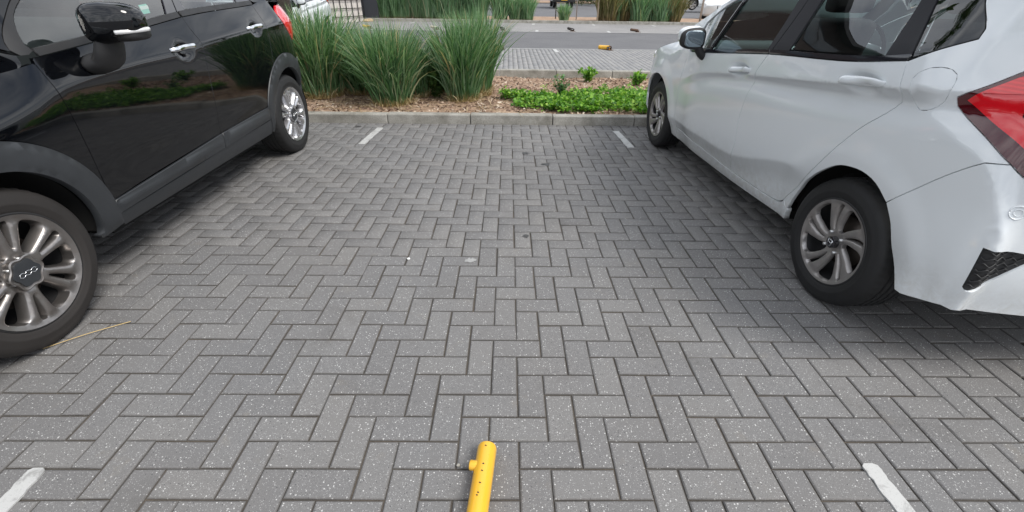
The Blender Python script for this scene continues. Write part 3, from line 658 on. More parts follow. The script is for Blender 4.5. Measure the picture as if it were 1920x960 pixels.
def strip(name, L, crown, mat, parent, p=2.6, m=21, xs=0, smooth=True, thick=0):
    """surface spanned between a left edge polyline L and its mirror image, crowned in the middle"""
    L = np.asarray(L, float); n = len(L); cr = np.interp(np.arange(n), np.linspace(0, n-1, len(crown)), crown); V = []
    ts = np.sin(np.linspace(-1, 1, m)*math.pi/2)
    for i in range(n):
        for t in ts: V.append((L[i, 0]+xs*(1-t*t), L[i, 1]*t, L[i, 2]+cr[i]*(1-abs(t)**p)))
    F = [(i*m+k, (i+1)*m+k, (i+1)*m+k+1, i*m+k+1) for i in range(n-1) for k in range(m-1)]
    # orient outward (up / forward / backward)
    a, b, c = (np.array(V[q]) for q in F[len(F)//2][:3]); nn = np.cross(b-a, c-a); ref = np.array([np.sign(L[:, 0].mean())*.6, 0, 1])
    if nn@ref < 0: F = [f[::-1] for f in F]
    return mesh_obj(name, V, F, mat, parent, smooth)
def edge_of(S, uv, n=16): 
    c = crom(uv, 8); return S.pos(c[:, 0], c[:, 1])
def superblob(c, r, e=.7, n=20, m=28, shear=(0, 0), f=None):
    V = []; sg = lambda x, k: math.copysign(abs(x)**k, x)
    for i in range(n+1):
        a = -math.pi/2+math.pi*i/n
        for k in range(m):
            b = 2*math.pi*k/m; x = r[0]*sg(math.cos(a), e)*sg(math.cos(b), e); y = r[1]*sg(math.sin(a), e); z = r[2]*sg(math.cos(a), e)*sg(math.sin(b), e)
            if f: x, y, z = f(x, y, z)
            V.append((c[0]+x+shear[0]*y, c[1]+y, c[2]+z+shear[1]*y))
    F = [(i*m+k, (i+1)*m+k, (i+1)*m+(k+1) % m, i*m+(k+1) % m) for i in range(n) for k in range(m)]
    return V, F
def handle_bar(S, u0, u1, v0, v1, rv, out, mat, parent, name='door_handle', n=18, thick=.007):
    P = []; R = []
    for i in range(n+1):
        t = i/n; w = (1-abs(2*t-1)**5); P.append(S.pos(np.array(u0+(u1-u0)*t), np.array(v0+(v1-v0)*t+.004*w), -.006+out*w)); R.append((thick*(.45+.55*w), rv*(.6+.4*w)))
    V = []; F = []; m = 14
    for i, p in enumerate(P):
        nn = S.nrm(np.array(u0+(u1-u0)*i/n), np.array(v0)); up = np.array([0, 0, 1.])-nn*nn[2]; up /= np.linalg.norm(up)
        for k in range(m):
            w = 2*math.pi*k/m; V.append(p+nn*R[i][0]*math.cos(w)+up*R[i][1]*math.sin(w))
    for i in range(n):
        for k in range(m): F.append((i*m+k, i*m+(k+1) % m, (i+1)*m+(k+1) % m, (i+1)*m+k))
    F += [tuple(range(m)), tuple(range(n*m, n*m+m))[::-1]]
    o = mesh_obj(name, V, F, mat, parent); bm = bmesh.new(); bm.from_mesh(o.data); bmesh.ops.recalc_face_normals(bm, faces=bm.faces); bm.to_mesh(o.data); bm.free(); return o
def seam(S, uv, mat, parent, name, r=.002, off=0.0):
    c = crom(uv, 8); P = S.pos(c[:, 0], c[:, 1], off); V, F = tube([tuple(p) for p in P], r, 6); return mesh_obj(name, V, F, mat, parent)
def copy_tree(o, parent=None, mirror=False, repl=None):
    c = o.copy(); COL.objects.link(c); c.parent = parent
    if mirror: c.scale.y *= -1; c.location.y *= -1
    if repl and c.type == 'MESH':
        for s in c.material_slots:
            if s.material in repl: s.link = 'OBJECT'; s.material = repl[s.material] if s.material in repl else s.material
    for ch in list(o.children): copy_tree(ch, c, False, repl)
    return c

def wheel_face(R, holes, hub, lip, hfun, mat, name, parent, depth=.035, res=.010, edge=.013, lift=.012):
    """alloy face: a disc with shaped windows; hfun(r) gives the dish, spokes swell between the windows"""
    outer = np.array(arc((0, 0), R, 0, 360, 97)[:-1]); hs = [np.array(h) for h in holes]
    hs = [h if .5*np.sum(h[:, 0]*np.roll(h[:, 1], -1)-np.roll(h[:, 0], -1)*h[:, 1]) > 0 else h[::-1] for h in hs]
    P = grid_pts(outer, res, (), (), hs); extra = []
    for h in hs:
        for g in (.004, .009): extra.append(inset(h, -g))
    if extra:
        X = np.concatenate(extra); ok = np.hypot(*X.T) < R-.004
        for h in hs: ok &= ~inpoly(X, h)
        P = np.concatenate([P, X[ok]])
    P2, T = cdt(outer, P, hs); d = np.full(len(P2), 1.0)
    for h in hs: d = np.minimum(d, segdist(P2, h))
    r = np.hypot(*P2.T); z = hfun(r)+lift*(1-np.exp(-(d/edge)**1.3))*np.clip((R-.012-r)/.03, 0, 1)*np.clip((r-hub*.8)/.03, 0, 1)
    V = [(p[0], zz, p[1]) for p, zz in zip(P2, z)]; F = [tuple(t[::-1]) for t in T]; n = len(V)
    look = {(round(p[0], 4), round(p[1], 4)): i for i, p in enumerate(P2)}
    for h in hs:
        ids = [look.get((round(float(p[0]), 4), round(float(p[1]), 4))) for p in h]
        if any(i is None for i in ids): ids = [int(np.argmin(np.hypot(*(P2-p).T))) for p in h]
        b = len(V); m = len(ids); hi = inset(h, .004)
        for k, i in enumerate(ids): V.append((hi[k][0], V[i][1]-depth, hi[k][1]))
        for k in range(m): F.append((ids[(k+1) % m], ids[k], b+k, b+(k+1) % m)[::-1])
    ob = mesh_obj(name, V, F, mat, parent); bm = bmesh.new(); bm.from_mesh(ob.data); bmesh.ops.recalc_face_normals(bm, faces=bm.faces)
    f0 = max(bm.faces, key=lambda f: abs(f.normal.y)*f.calc_area())
    if f0.normal.y < 0: bmesh.ops.reverse_faces(bm, faces=bm.faces)
    bm.to_mesh(ob.data); bm.free(); ob.data.set_sharp_from_angle(angle=math.radians(50)); return ob
def tyre(Rt, Rr, W, mat, parent, segs=150):
    b = .010
    prof = [(Rr-.004, -.004), (Rr+.004, .004), (Rr+.016, b*.6), (Rr+(Rt-Rr)*.30, b), (Rr+(Rt-Rr)*.36, b+.0016), (Rr+(Rt-Rr)*.40, b), (Rr+(Rt-Rr)*.62, b-.001), (Rr+(Rt-Rr)*.80, b*.1), (Rr+(Rt-Rr)*.90, -.008), (Rt-.006, -.018), (Rt-.001, -.030)]
    y = -.034; ng = 4; pitch = (W-.075)/ng
    for g in range(ng):
        prof += [(Rt, y-.004), (Rt, y-pitch+.012), (Rt-.007, y-pitch+.010), (Rt-.007, y-pitch+.003), (Rt, y-pitch)]; y -= pitch
    prof += [(Rt-.001, -W+.030), (Rt-.010, -W+.014), (Rr+(Rt-Rr)*.6, -W-.005), (Rr+.01, -W+.004), (Rr-.01, -W+.02)]
    def rmod(k, j, r):
        if 9 <= j <= 11 and k % 3 == 0: return r-.004
        if 12 <= j < 12+5*ng and k % 5 == 0 and prof[j][0] > Rt-.002: return r-.003
        return r
    V, F = lathe(prof, segs, 'Y', rmod); 
    # flatten the contact patch
    V = [(x, y_+(.006 if z < -Rt+.03 and y_ > -.02 else 0), max(z, -Rt+.008)) for x, y_, z in V]
    o = mesh_obj('tyre', V, F, mat, parent); o.data.set_sharp_from_angle(angle=math.radians(40)); return o
def barrel(Rr, W, mat, parent):
    V, F = lathe([(Rr+.002, -.006), (Rr+.004, .002), (Rr-.002, .005), (Rr-.010, .001), (Rr-.016, -.012), (Rr-.024, -.05), (Rr-.03, -W+.03), (.03, -W+.03)], 96)
    return mesh_obj('rim_barrel', V, F, M['matt_black'], parent)
def oval(th, r0, r1, wa, wb, n=22, tw=0, sq=1.0):
    """window in polar space: from radius r0 to r1, half widths wa (inner) wb (outer), twisted tw over its length"""
    out = []
    for k in range(n):
        t = 2*math.pi*k/n; c, s = math.cos(t), math.sin(t); c2 = math.copysign(abs(c)**sq, c); s2 = math.copysign(abs(s)**sq, s)
        q = (c2+1)/2; r = r0+(r1-r0)*q; w = (wa+(wb-wa)*q)*s2; a = th+tw*q+w/r; out.append((r*math.cos(a), r*math.sin(a)))
    return out
def make_wheel_black(parent, name='wheel', dusty=True):
    w = empty(name, parent=parent); Rr, Rt, W = .232, .327, .215; mt = M['alloy'] if dusty else M['alloy_bright']
    tyre(Rt, Rr, W, M['rubber_dusty'] if dusty else M['rubber'], w); barrel(Rr, W, M['alloy_grey'], w)
    H_ = []
    for k in range(6):
        a = math.radians(60*k+8); H_.append(oval(a, .078, .208, .016, .054, 34, 0, .46)); H_.append(oval(a+math.radians(30), .100, .209, .003, .017, 24, 0, .5))
    wheel_face(.226, H_, .07, .02, lambda r: -.006-.012*np.clip(1-r/.2, 0, 1)+.012*np.clip((r-.205)/.02, 0, 1)-.010*np.clip((.10-r)/.03, 0, 1)*0, mt, 'rim', w, lift=.012, edge=.007, depth=.045)
    # hub: six-lobed collar and cap
    lob = [( (.066+.006*math.cos(6*t))*math.cos(t), (.066+.006*math.cos(6*t))*math.sin(t)) for t in np.linspace(0, 2*math.pi, 73)[:-1]]
    V = []; F = []
    for r_, y_ in ((1.0, -.012), (1.0, .004), (.93, .007), (.86, .004)): V += [(x*r_, y_, z*r_) for x, z in lob]
    for a in range(3):
        for k in range(72): F.append((a*72+k, a*72+(k+1) % 72, (a+1)*72+(k+1) % 72, (a+1)*72+k))
    F.append(tuple(range(3*72, 4*72))); o = mesh_obj('hub_collar', V, F, mt, w); fixn(o)
    cap = [( (.052+.004*math.cos(6*t))*math.cos(t), (.052+.004*math.cos(6*t))*math.sin(t)) for t in np.linspace(0, 2*math.pi, 73)[:-1]]
    V = [(x, .003, z) for x, z in cap]+[(x*.97, .008, z*.97) for x, z in cap]+[(x*.5, .010, z*.5) for x, z in cap]; F = [(a*72+k, a*72+(k+1) % 72, (a+1)*72+(k+1) % 72, (a+1)*72+k) for a in (0, 1) for k in range(72)]+[tuple(range(144, 216))]
    o = mesh_obj('centre_cap', V, F, M['cladding'], w); fixn(o)
    for s in (-1, 1):                                  # wavy chrome emblem: two bars that swell round three loops
        P = [(x, .0105, s*(.003+.006*abs(math.sin((x+.036)/.072*3*math.pi)))) for x in np.linspace(-.036, .036, 37)]; V, F = tube(P, .0013, 6); mesh_obj('emblem', V, F, M['chrome'], w)
    for k in range(6):
        a = math.radians(60*k+38); V, F = lathe([(.0001, .0), (.006, .0), (.007, -.012)], 10); mesh_obj('wheel_bolt', [(x+.058*math.cos(a), y+.001, z+.058*math.sin(a)) for x, y, z in V], F, M['satin'], w)
    V, F = lathe([(.04, -.075), (.145, -.075), (.147, -.09), (.04, -.09)], 64); mesh_obj('brake_disc', V, F, M['brake'], w)
    return w
def make_wheel_white(parent, name='wheel', dusty=True):
    w = empty(name, parent=parent); Rr, Rt, W = .205, .300, .185
    tyre(Rt, Rr, W, M['rubber'], w); barrel(Rr, W, M['alloy_grey'], w); H_ = []
    for k in range(5):
        a = math.radians(72*k+20); H_.append(oval(a, .052, .187, .012, .060, 34, .30, .38)); H_.append(oval(a+math.radians(39), .062, .185, .003, .0145, 24, .30, .42))
    wheel_face(.199, H_, .05, .02, lambda r: -.004-.020*np.clip(1-r/.17, 0, 1)+.008*np.clip((r-.18)/.015, 0, 1), M['alloy_grey'], 'rim', w, lift=.004, edge=.003, depth=.018)
    V, F = lathe([(.0001, .003), (.022, .003), (.027, .0), (.029, -.02)], 32); o = mesh_obj('centre_cap', V, F, M['gloss_black'], w); fixn(o)
    parts = [tube([(x, .0045, z) for x, z in p], .0012, 6) for p in ([(-.012, .013), (-.008, -.014)], [(.012, .013), (.008, -.014)], [(-.010, 0), (.010, 0)], [(-.015, .015), (.015, .015), (.011, -.016), (-.011, -.016), (-.015, .015)])]
    V, F = join(parts); mesh_obj('emblem', V, F, M['chrome'], w)
    for k in range(4):
        a = math.radians(90*k+45); V, F = lathe([(.0001, -.004), (.007, -.004), (.008, -.02)], 8); mesh_obj('wheel_bolt', [(x+.050*math.cos(a), y, z+.050*math.sin(a)) for x, y, z in V], F, M['satin'], w)
    V, F = lathe([(.04, -.07), (.12, -.07), (.122, -.085), (.04, -.085)], 48); mesh_obj('brake_disc', V, F, M['brake'], w)
    return w
def fixn(o):
    bm = bmesh.new(); bm.from_mesh(o.data); bmesh.ops.recalc_face_normals(bm, faces=bm.faces); bm.to_mesh(o.data); bm.free(); o.data.set_sharp_from_angle(angle=math.radians(40))
def seat(parent, x, y, z, mat):
    bm = bmesh.new(); bm_box(bm, (x+.05, y, z+.08), (.50, .48, .16), .05, 3); bm_box(bm, (x-.20, y, z+.42), (.13, .46, .62), .055, 3, Matrix.Rotation(math.radians(-14), 3, 'Y'))
    bm_box(bm, (x-.33, y, z+.84), (.09, .25, .17), .04, 3); return bm_obj('seat', bm, mat, parent, True, 60)
def cabin(parent, x_dash, z, y, xs, mat=None, card=None):
    bm = bmesh.new(); bm_box(bm, (x_dash, 0, z+.36), (.40, 2*y-.12, .30), .08, 3); bm_obj('dashboard', bm, mat or M['dash'], parent, True, 60)
    for sy in (-1, 1):
        seat(parent, xs, sy*.36, z, M['seat']); seat(parent, xs-.85, sy*.36, z, M['seat'])
    V, F = tube([(x_dash-.36+.05*math.sin(a), -.36+.18*math.cos(a), z+.50+.17*math.sin(a)) for a in np.linspace(0, 2*math.pi, 25)], .014, 8); mesh_obj('steering_wheel', V, F, M['dash'], parent)
def well(parent, cx, cz, r, y0, y1):
    V = []; F = []; n = 24
    for k in range(n+1):
        a = math.radians(-4+188*k/n); V += [(cx+r*math.cos(a), y0, cz+r*math.sin(a)), (cx+r*math.cos(a), y1, cz+r*math.sin(a))]
    F = [(2*k, 2*k+2, 2*k+3, 2*k+1) for k in range(n)]; c = len(V); V.append((cx, y1, cz)); F += [(2*k+1, 2*k+3, c) for k in range(n)]
    return mesh_obj('wheel_arch_liner', V, F, M['inner'], parent)
def mirror_side(root, names=None):
    for ch in list(root.children):
        if ch.get('mirror'): copy_tree(ch, root, True)
def cyl(p0, p1, r0, r1=None, n=20): return tube([p0, p1], [r0, r1 or r0], n)

# ------------------------------------------------------------------ black crossover car
def black_car():
    c = np.array([-2.736, 2.757]); root = empty('parked_car', (c[0], c[1], 0), math.atan2(-1.0, .007))
    tag(root, 'black crossover car parked on the left, facing the viewer, chrome door handles', 'car', 'cars parked beside the empty bay')
    S = BK; P = M['black_paint']; fw, rw = (1.286, .325), (-1.286, .325); ro, ri = .497, .385; ln = [(bk_crease, .007)]
    def mk(o): o['mirror'] = 1; return o
    dfr = [(.838, 1.016), (.838, .919), (.831, .826), (.828, .72), (.822, .60), (.818, .505)]
    hood_e = [(.845, 1.022), (.89, 1.015), (.966, 1.004), (1.2, .982), (1.5, .935), (1.80, .85)]
    mk(panel(S, 'front_fender', [dfr[::-1], hood_e, [(1.80, .85), (1.76, .70), (1.676, .63)], arc(fw, ro, 38, 159, 16)], P, root, lines=ln+[(.97, .03)], res=.03))
    A_ = [(.822, 1.062), (.60, 1.061), (.35, 1.083), (-.066, 1.122), (-.195, 1.134)]
    A_ = [(u, float(bk_belt(u))-.024) for u in (.825, .6, .35, 0, -.195)]
    Bl = [(-.195, 1.134), (-.200, 1.07), (-.220, .997), (-.208, .948), (-.168, .709), (-.150, .472)]
    fd = mk(panel(S, 'front_door', [[(.825, 1.041), (.838, 1.016)]+dfr[1:], [(.818, .505), (.806, .418)], [(.806, .418), (.466, .443), (-.150, .472)], Bl[::-1], A_[::-1]], P, root, lines=ln, dense=[(-.17, .09, .92, 1.02, .011)], res=.03))
    R_ = [(u, float(bk_belt(u))-.024) for u in (-.195, -.5, -.915, -1.06)]
    rdb = [(-1.06, R_[-1][1]), (-1.095, 1.03), (-1.075, .87), (-1.045, .758)]
    rd = mk(panel(S, 'rear_door', [R_, rdb, arc(rw, ro, 61, 19.6, 10), [(-.818, .492), (-.5, .482), (-.150, .472)], Bl[::-1]], P, root, lines=ln, dense=[(-1.05, -.79, .97, 1.07, .011)], res=.03))
    lamp_e = [(-1.40, 1.10), (-1.47, 1.0), (-1.61, .888)]
    mk(panel(S, 'rear_quarter_panel', [[(-1.06, R_[-1][1]), (-1.2, 1.195), (-1.33, 1.215)], [(-1.33, 1.215), (-1.40, 1.10)], lamp_e, [(-1.61, .888), (-1.63, .80), (-1.65, .665)], arc(rw, ro, 137, 61, 14), rdb[::-1]], P, root, lines=ln, res=.03))
    # window line: glass, trims, pillars
    for (n_, poly, m_, par, off) in (
        ('window_glass', [[(.785, 1.072), (.35, 1.106), (-.085, 1.15)], [(-.085, 1.15), (-.16, 1.25), (-.25, 1.42)], [(-.25, 1.42), (.0, 1.43), (.24, 1.405)], [(.24, 1.405), (.55, 1.295), (.668, 1.233), (.757, 1.173), (.806, 1.092), (.785, 1.072)]], M['glass'], fd, -.010),
        ('window_glass', [[(-.265, 1.168), (-.6, 1.182), (-.87, 1.192)], [(-.87, 1.192), (-.95, 1.30), (-1.0, 1.40)], [(-1.0, 1.40), (-.6, 1.43), (-.36, 1.425)], [(-.36, 1.425), (-.30, 1.25), (-.265, 1.168)]], M['glass'], rd, -.010),
        ('door_pillar_trim', [[(-.09, 1.146), (-.18, 1.155)], [(-.18, 1.155), (-.25, 1.28), (-.32, 1.44)], [(-.32, 1.44), (-.255, 1.44)], [(-.255, 1.44), (-.165, 1.25), (-.09, 1.146)]], M['gloss_black'], fd, -.003),
        ('door_pillar_trim', [[(-.19, 1.157), (-.265, 1.163)], [(-.265, 1.163), (-.305, 1.26), (-.36, 1.44)], [(-.36, 1.44), (-.325, 1.44)], [(-.325, 1.44), (-.25, 1.27), (-.19, 1.157)]], M['gloss_black'], rd, -.003),
        ('quarter_trim', [[(-.875, 1.19), (-1.08, 1.195)], [(-1.08, 1.195), (-1.14, 1.30), (-1.16, 1.41)], [(-1.16, 1.41), (-1.0, 1.42)], [(-1.0, 1.42), (-.95, 1.30), (-.875, 1.19)]], M['gloss_black'], rd, -.004)):
        mk2 = panel(S, n_, poly, m_, par, gap=.001, res=.06, off=off, depth=.012)
    bt = lambda u0, u1, a, b: [[(u, float(bk_belt(u))+a) for u in np.linspace(u0, u1, 6)], [(u, float(bk_belt(u))+b) for u in np.linspace(u1, u0, 6)]]
    panel(S, 'window_moulding', bt(.80, -.18, -.022, .006), M['matt_black'], fd, gap=.001, off=.003, res=.05, depth=.012)
    panel(S, 'window_moulding', bt(-.20, -1.07, -.022, .006), M['matt_black'], rd, gap=.001, off=.003, res=.05, depth=.012)
    # pillar with its rubber seal
    mk(panel(S, 'pillar_trim', [[(.80, 1.062), (.838, 1.047), (.862, 1.053), (.873, 1.072), (.860, 1.108), (.825, 1.150), (.778, 1.187), (.70, 1.240), (.55, 1.318), (.24, 1.428)], [(.24, 1.428), (.24, 1.408)], [(.24, 1.408), (.55, 1.298), (.670, 1.236), (.760, 1.175), (.810, 1.093), (.80, 1.062)]], M['matt_black'], root, gap=.001, off=-.004, res=.03))
    sl = [(.955, 1.112), (.88, 1.180), (.76, 1.262), (.55, 1.362), (.37, 1.425), (.2, 1.475)]
    mk(panel(S, 'windscreen_pillar', [[(.876, 1.066), (.876, 1.076), (.862, 1.111), (.827, 1.153), (.78, 1.190), (.702, 1.243), (.552, 1.321), (.24, 1.431)], [(.24, 1.431), (.2, 1.475)], sl[::-1], [(.955, 1.112), (.876, 1.066)]], P, root, gap=.001, off=.0, res=.04))
    rail = [(.2, 1.475), (-.3, 1.495), (-.9, 1.495), (-1.42, 1.46)]
    mk(panel(S, 'roof_rail_panel', [rail, [(-1.42, 1.46), (-1.46, 1.33), (-1.40, 1.21)], [(-1.40, 1.21), (-1.08, 1.20), (-1.16, 1.415)], [(-1.16, 1.415), (-.9, 1.435), (-.3, 1.445), (.24, 1.425)], [(.24, 1.431), (.2, 1.475)]], P, root, gap=.001, res=.05))
    # cladding
    mk(panel(S, 'wheel_arch_cladding', [arc(fw, ro, 38, 166, 16), [(.804, .44), (.775, .31), (.765, .285)], [(.765, .285), (.90, .27), (.925, .30)], arc(fw, ri, 184, 20, 18), [(1.648, .456), (1.70, .60), (1.678, .631)]], M['cladding'], root, off=.006, res=.03, depth=.035, bulge=lambda Q, p: .010*(1-np.exp(-segdist(Q, p)/.012))))
    mk(panel(S, 'wheel_arch_cladding', [arc(rw, ro, 137, 20, 16), [(-.819, .495), (-.83, .40), (-.865, .285)], [(-.865, .285), (-.905, .27)], arc(rw, ri, -6, 150, 18), [(-1.62, .517), (-1.66, .62), (-1.649, .664)]], M['cladding'], root, off=.006, res=.03, depth=.035, bulge=lambda Q, p: .010*(1-np.exp(-segdist(Q, p)/.012))))
    for (a, b, par) in ((.800, -.150, fd), (-.156, -.822, rd)):
        up = [(a, .416 if a > 0 else .470), ((a+b)/2, .442 if a > 0 else .480), (b, .470 if a > 0 else .488)]; lo = [(b+.0, .375 if a > 0 else .395), ((a+b)/2, .362 if a > 0 else .385), (a-.0, .345 if a > 0 else .372)]
        panel(S, 'sill_moulding', [up, [up[-1], lo[0]], lo, [lo[-1], up[0]]], M['cladding'], par, off=.008, res=.03, depth=.02, bulge=lambda Q, p: .014*(1-np.exp(-segdist(Q, p)/.016)))
    mk(panel(S, 'sill', [[(.785, .345), (.3, .356), (-.153, .376), (-.845, .39)], [(-.845, .39), (-.868, .27)], [(-.868, .27), (-.15, .272), (.765, .268)], [(.765, .268), (.785, .345)]], M['cladding'], root, off=.002, res=.04, depth=.10))
    # lamps, bumpers, tail
    tl = mk(panel(S, 'tail_lamp', [lamp_e, [(-1.61, .888), (-1.72, .90), (-1.82, .95)], [(-1.82, .95), (-1.80, 1.08), (-1.72, 1.14)], [(-1.72, 1.14), (-1.5, 1.16), (-1.40, 1.10)]], M['red_lens'], root, off=.004, res=.03, bulge=lambda Q, p: .022*(1-np.exp(-segdist(Q, p)/.05))))
    umin, umax = float(S.U[0])+.03, float(S.U[-1])-.02
    mk(panel(S, 'tailgate', [[(-1.62, .885), (-1.73, .895), (-1.83, .95), (-1.81, 1.085), (-1.72, 1.145)], [(-1.72, 1.145), (-1.75, 1.18)], [(-1.75, 1.18), (umin, 1.16)], [(umin, 1.16), (umin, .74)], [(umin, .74), (-1.65, .74)], [(-1.65, .74), (-1.62, .885)]], P, root, res=.06))
    mk(panel(S, 'rear_bumper', [[(-1.655, .66), (-1.66, .735)], [(-1.66, .735), (umin, .735)], [(umin, .735), (umin, .27)], [(umin, .27), (-1.63, .27)], [(-1.63, .27), (-1.63, .50), (-1.655, .66)]], M['cladding'], root, res=.06, off=.004))
    mk(panel(S, 'front_bumper', [[(1.81, .84), (1.77, .70), (1.68, .625), (1.655, .45), (1.66, .24)], [(1.66, .24), (umax, .24)], [(umax, .24), (umax, .80)], [(umax, .80), (1.9, .82), (1.81, .84)]], P, root, res=.06))
    he = edge_of(S, [(.872, 1.052)]+hood_e[1:]+[(1.95, .83), (2.15, .80), (2.4, .79)]); strip('bonnet', he[:-8], [.10, .12, .12, .11, .09, .05, .02], P, root, 3.0)
    we = edge_of(S, sl); strip('windscreen', we, [.02, .03, .05], M['glass'], root, 2.2, xs=.12); strip('cowl', np.concatenate([edge_of(S, [(.872, 1.052), (.89, 1.068), (.925, 1.09), (.955, 1.112)])]), [.09, .07, .02], M['matt_black'], root, 2.4, xs=.10)
    re = edge_of(S, rail); strip('roof', re, [.06, .09, .09, .06], P, root, 2.2)
    te = edge_of(S, [(-1.42, 1.46), (-1.56, 1.36), (-1.68, 1.25), (-1.75, 1.175)]); strip('rear_window', te, [.05, .03, .01], M['glass_dark'], root, 2.2, xs=-.10)
    # door furniture
    handle_bar(S, .075, -.150, .985, .990, .013, .034, M['chrome'], fd); handle_bar(S, -.802, -1.03, 1.033, 1.040, .013, .034, M['chrome'], rd)
    bm = bmesh.new(); bm_box(bm, (1.2, 0, .4), (.6, 1.0, .4)); bm_box(bm, (-1.3, 0, .4), (.7, 1.0, .4)); bm_box(bm, (0, 0, .56), (1.62, 1.66, .55)); bm_box(bm, (0, 0, .26), (1.56, 1.56, .06)); bm_box(bm, (0, 0, .285), (3.6, 1.05, .06)); bm_obj('underbody', bm, M['inner'], root)
    for cx, r_ in ((1.286, .43), (-1.286, .43)): mk(well(root, cx, .325, r_-.025, .82, .55))
    cabin(root, .80, .42, .8, .40)
    # door mirror
    mr = empty('door_mirror', (0, 0, 0), parent=root); mr['mirror'] = 1
    def cap(x, y, z):
        k = (y/.115); return x*(1-.12*k*k)+.012*(1-k), y, z*(1.02-.16*k-.10*k*k)+.008*k
    V, F = superblob((.575, 1.035, 1.152), (.075, .115, .077), .62, f=cap); mesh_obj('mirror_housing', V, F, P, mr)
    V, F = superblob((.567, 1.032, 1.112), (.078, .107, .034), .6); mesh_obj('mirror_lower_shell', V, F, M['matt_black'], mr)
    V, F = superblob((.512, 1.035, 1.150), (.006, .09, .058), .5); mesh_obj('mirror_glass', V, F, M['mirror'], mr)
    P_ = [(.655, 1.075, 1.118), (.64, 1.11, 1.121), (.60, 1.139, 1.124), (.55, 1.152, 1.127)]; V, F = tube([tuple(p) for p in crom(P_, 5)], [(.006, .009)]*16, 8); mesh_obj('indicator_lamp', V, F, M['clear_lens'], mr)
    st = crom([(.575, .885, .985), (.575, .935, 1.0), (.58, .965, 1.04), (.58, .985, 1.10)], 6); V, F = tube([tuple(p) for p in st], [(.088-.0012*i, .046-.0006*i) for i in range(len(st))], 16); mesh_obj('mirror_foot', V, F, M['matt_black'], mr)
    V, F = tube([(.58+.056*math.cos(a), .945+.034*math.sin(a)*.6, 1.045+.03*math.sin(a)) for a in np.linspace(0, 6.283, 25)], .0015, 5); mesh_obj('mirror_foot_seam', V, F, M['inner'], mr)
    for k, cx in enumerate((1.286, -1.286)):
        w = make_wheel_black(root, dusty=(k == 0)); w.location = (cx, .855, .325); w['mirror'] = 1
        w.rotation_euler = (0, math.radians((0, 17)[k]), 0)
    mirror_side(root)
    # permit sticker inside the front window
    q = S.pos(np.array([.06, .0, -.02, .045]), np.array([1.158, 1.162, 1.205, 1.20]), -.018); mesh_obj('permit_sticker', q, [(0, 1, 2, 3)], M['sticker'], root, False)
    q = S.pos(np.array([.052, -.012, -.020, .045]), np.array([1.178, 1.182, 1.198, 1.194]), -.0165); mesh_obj('sticker_print', q, [(0, 1, 2, 3)], M['paper'], root, False)
    return root
black_car()

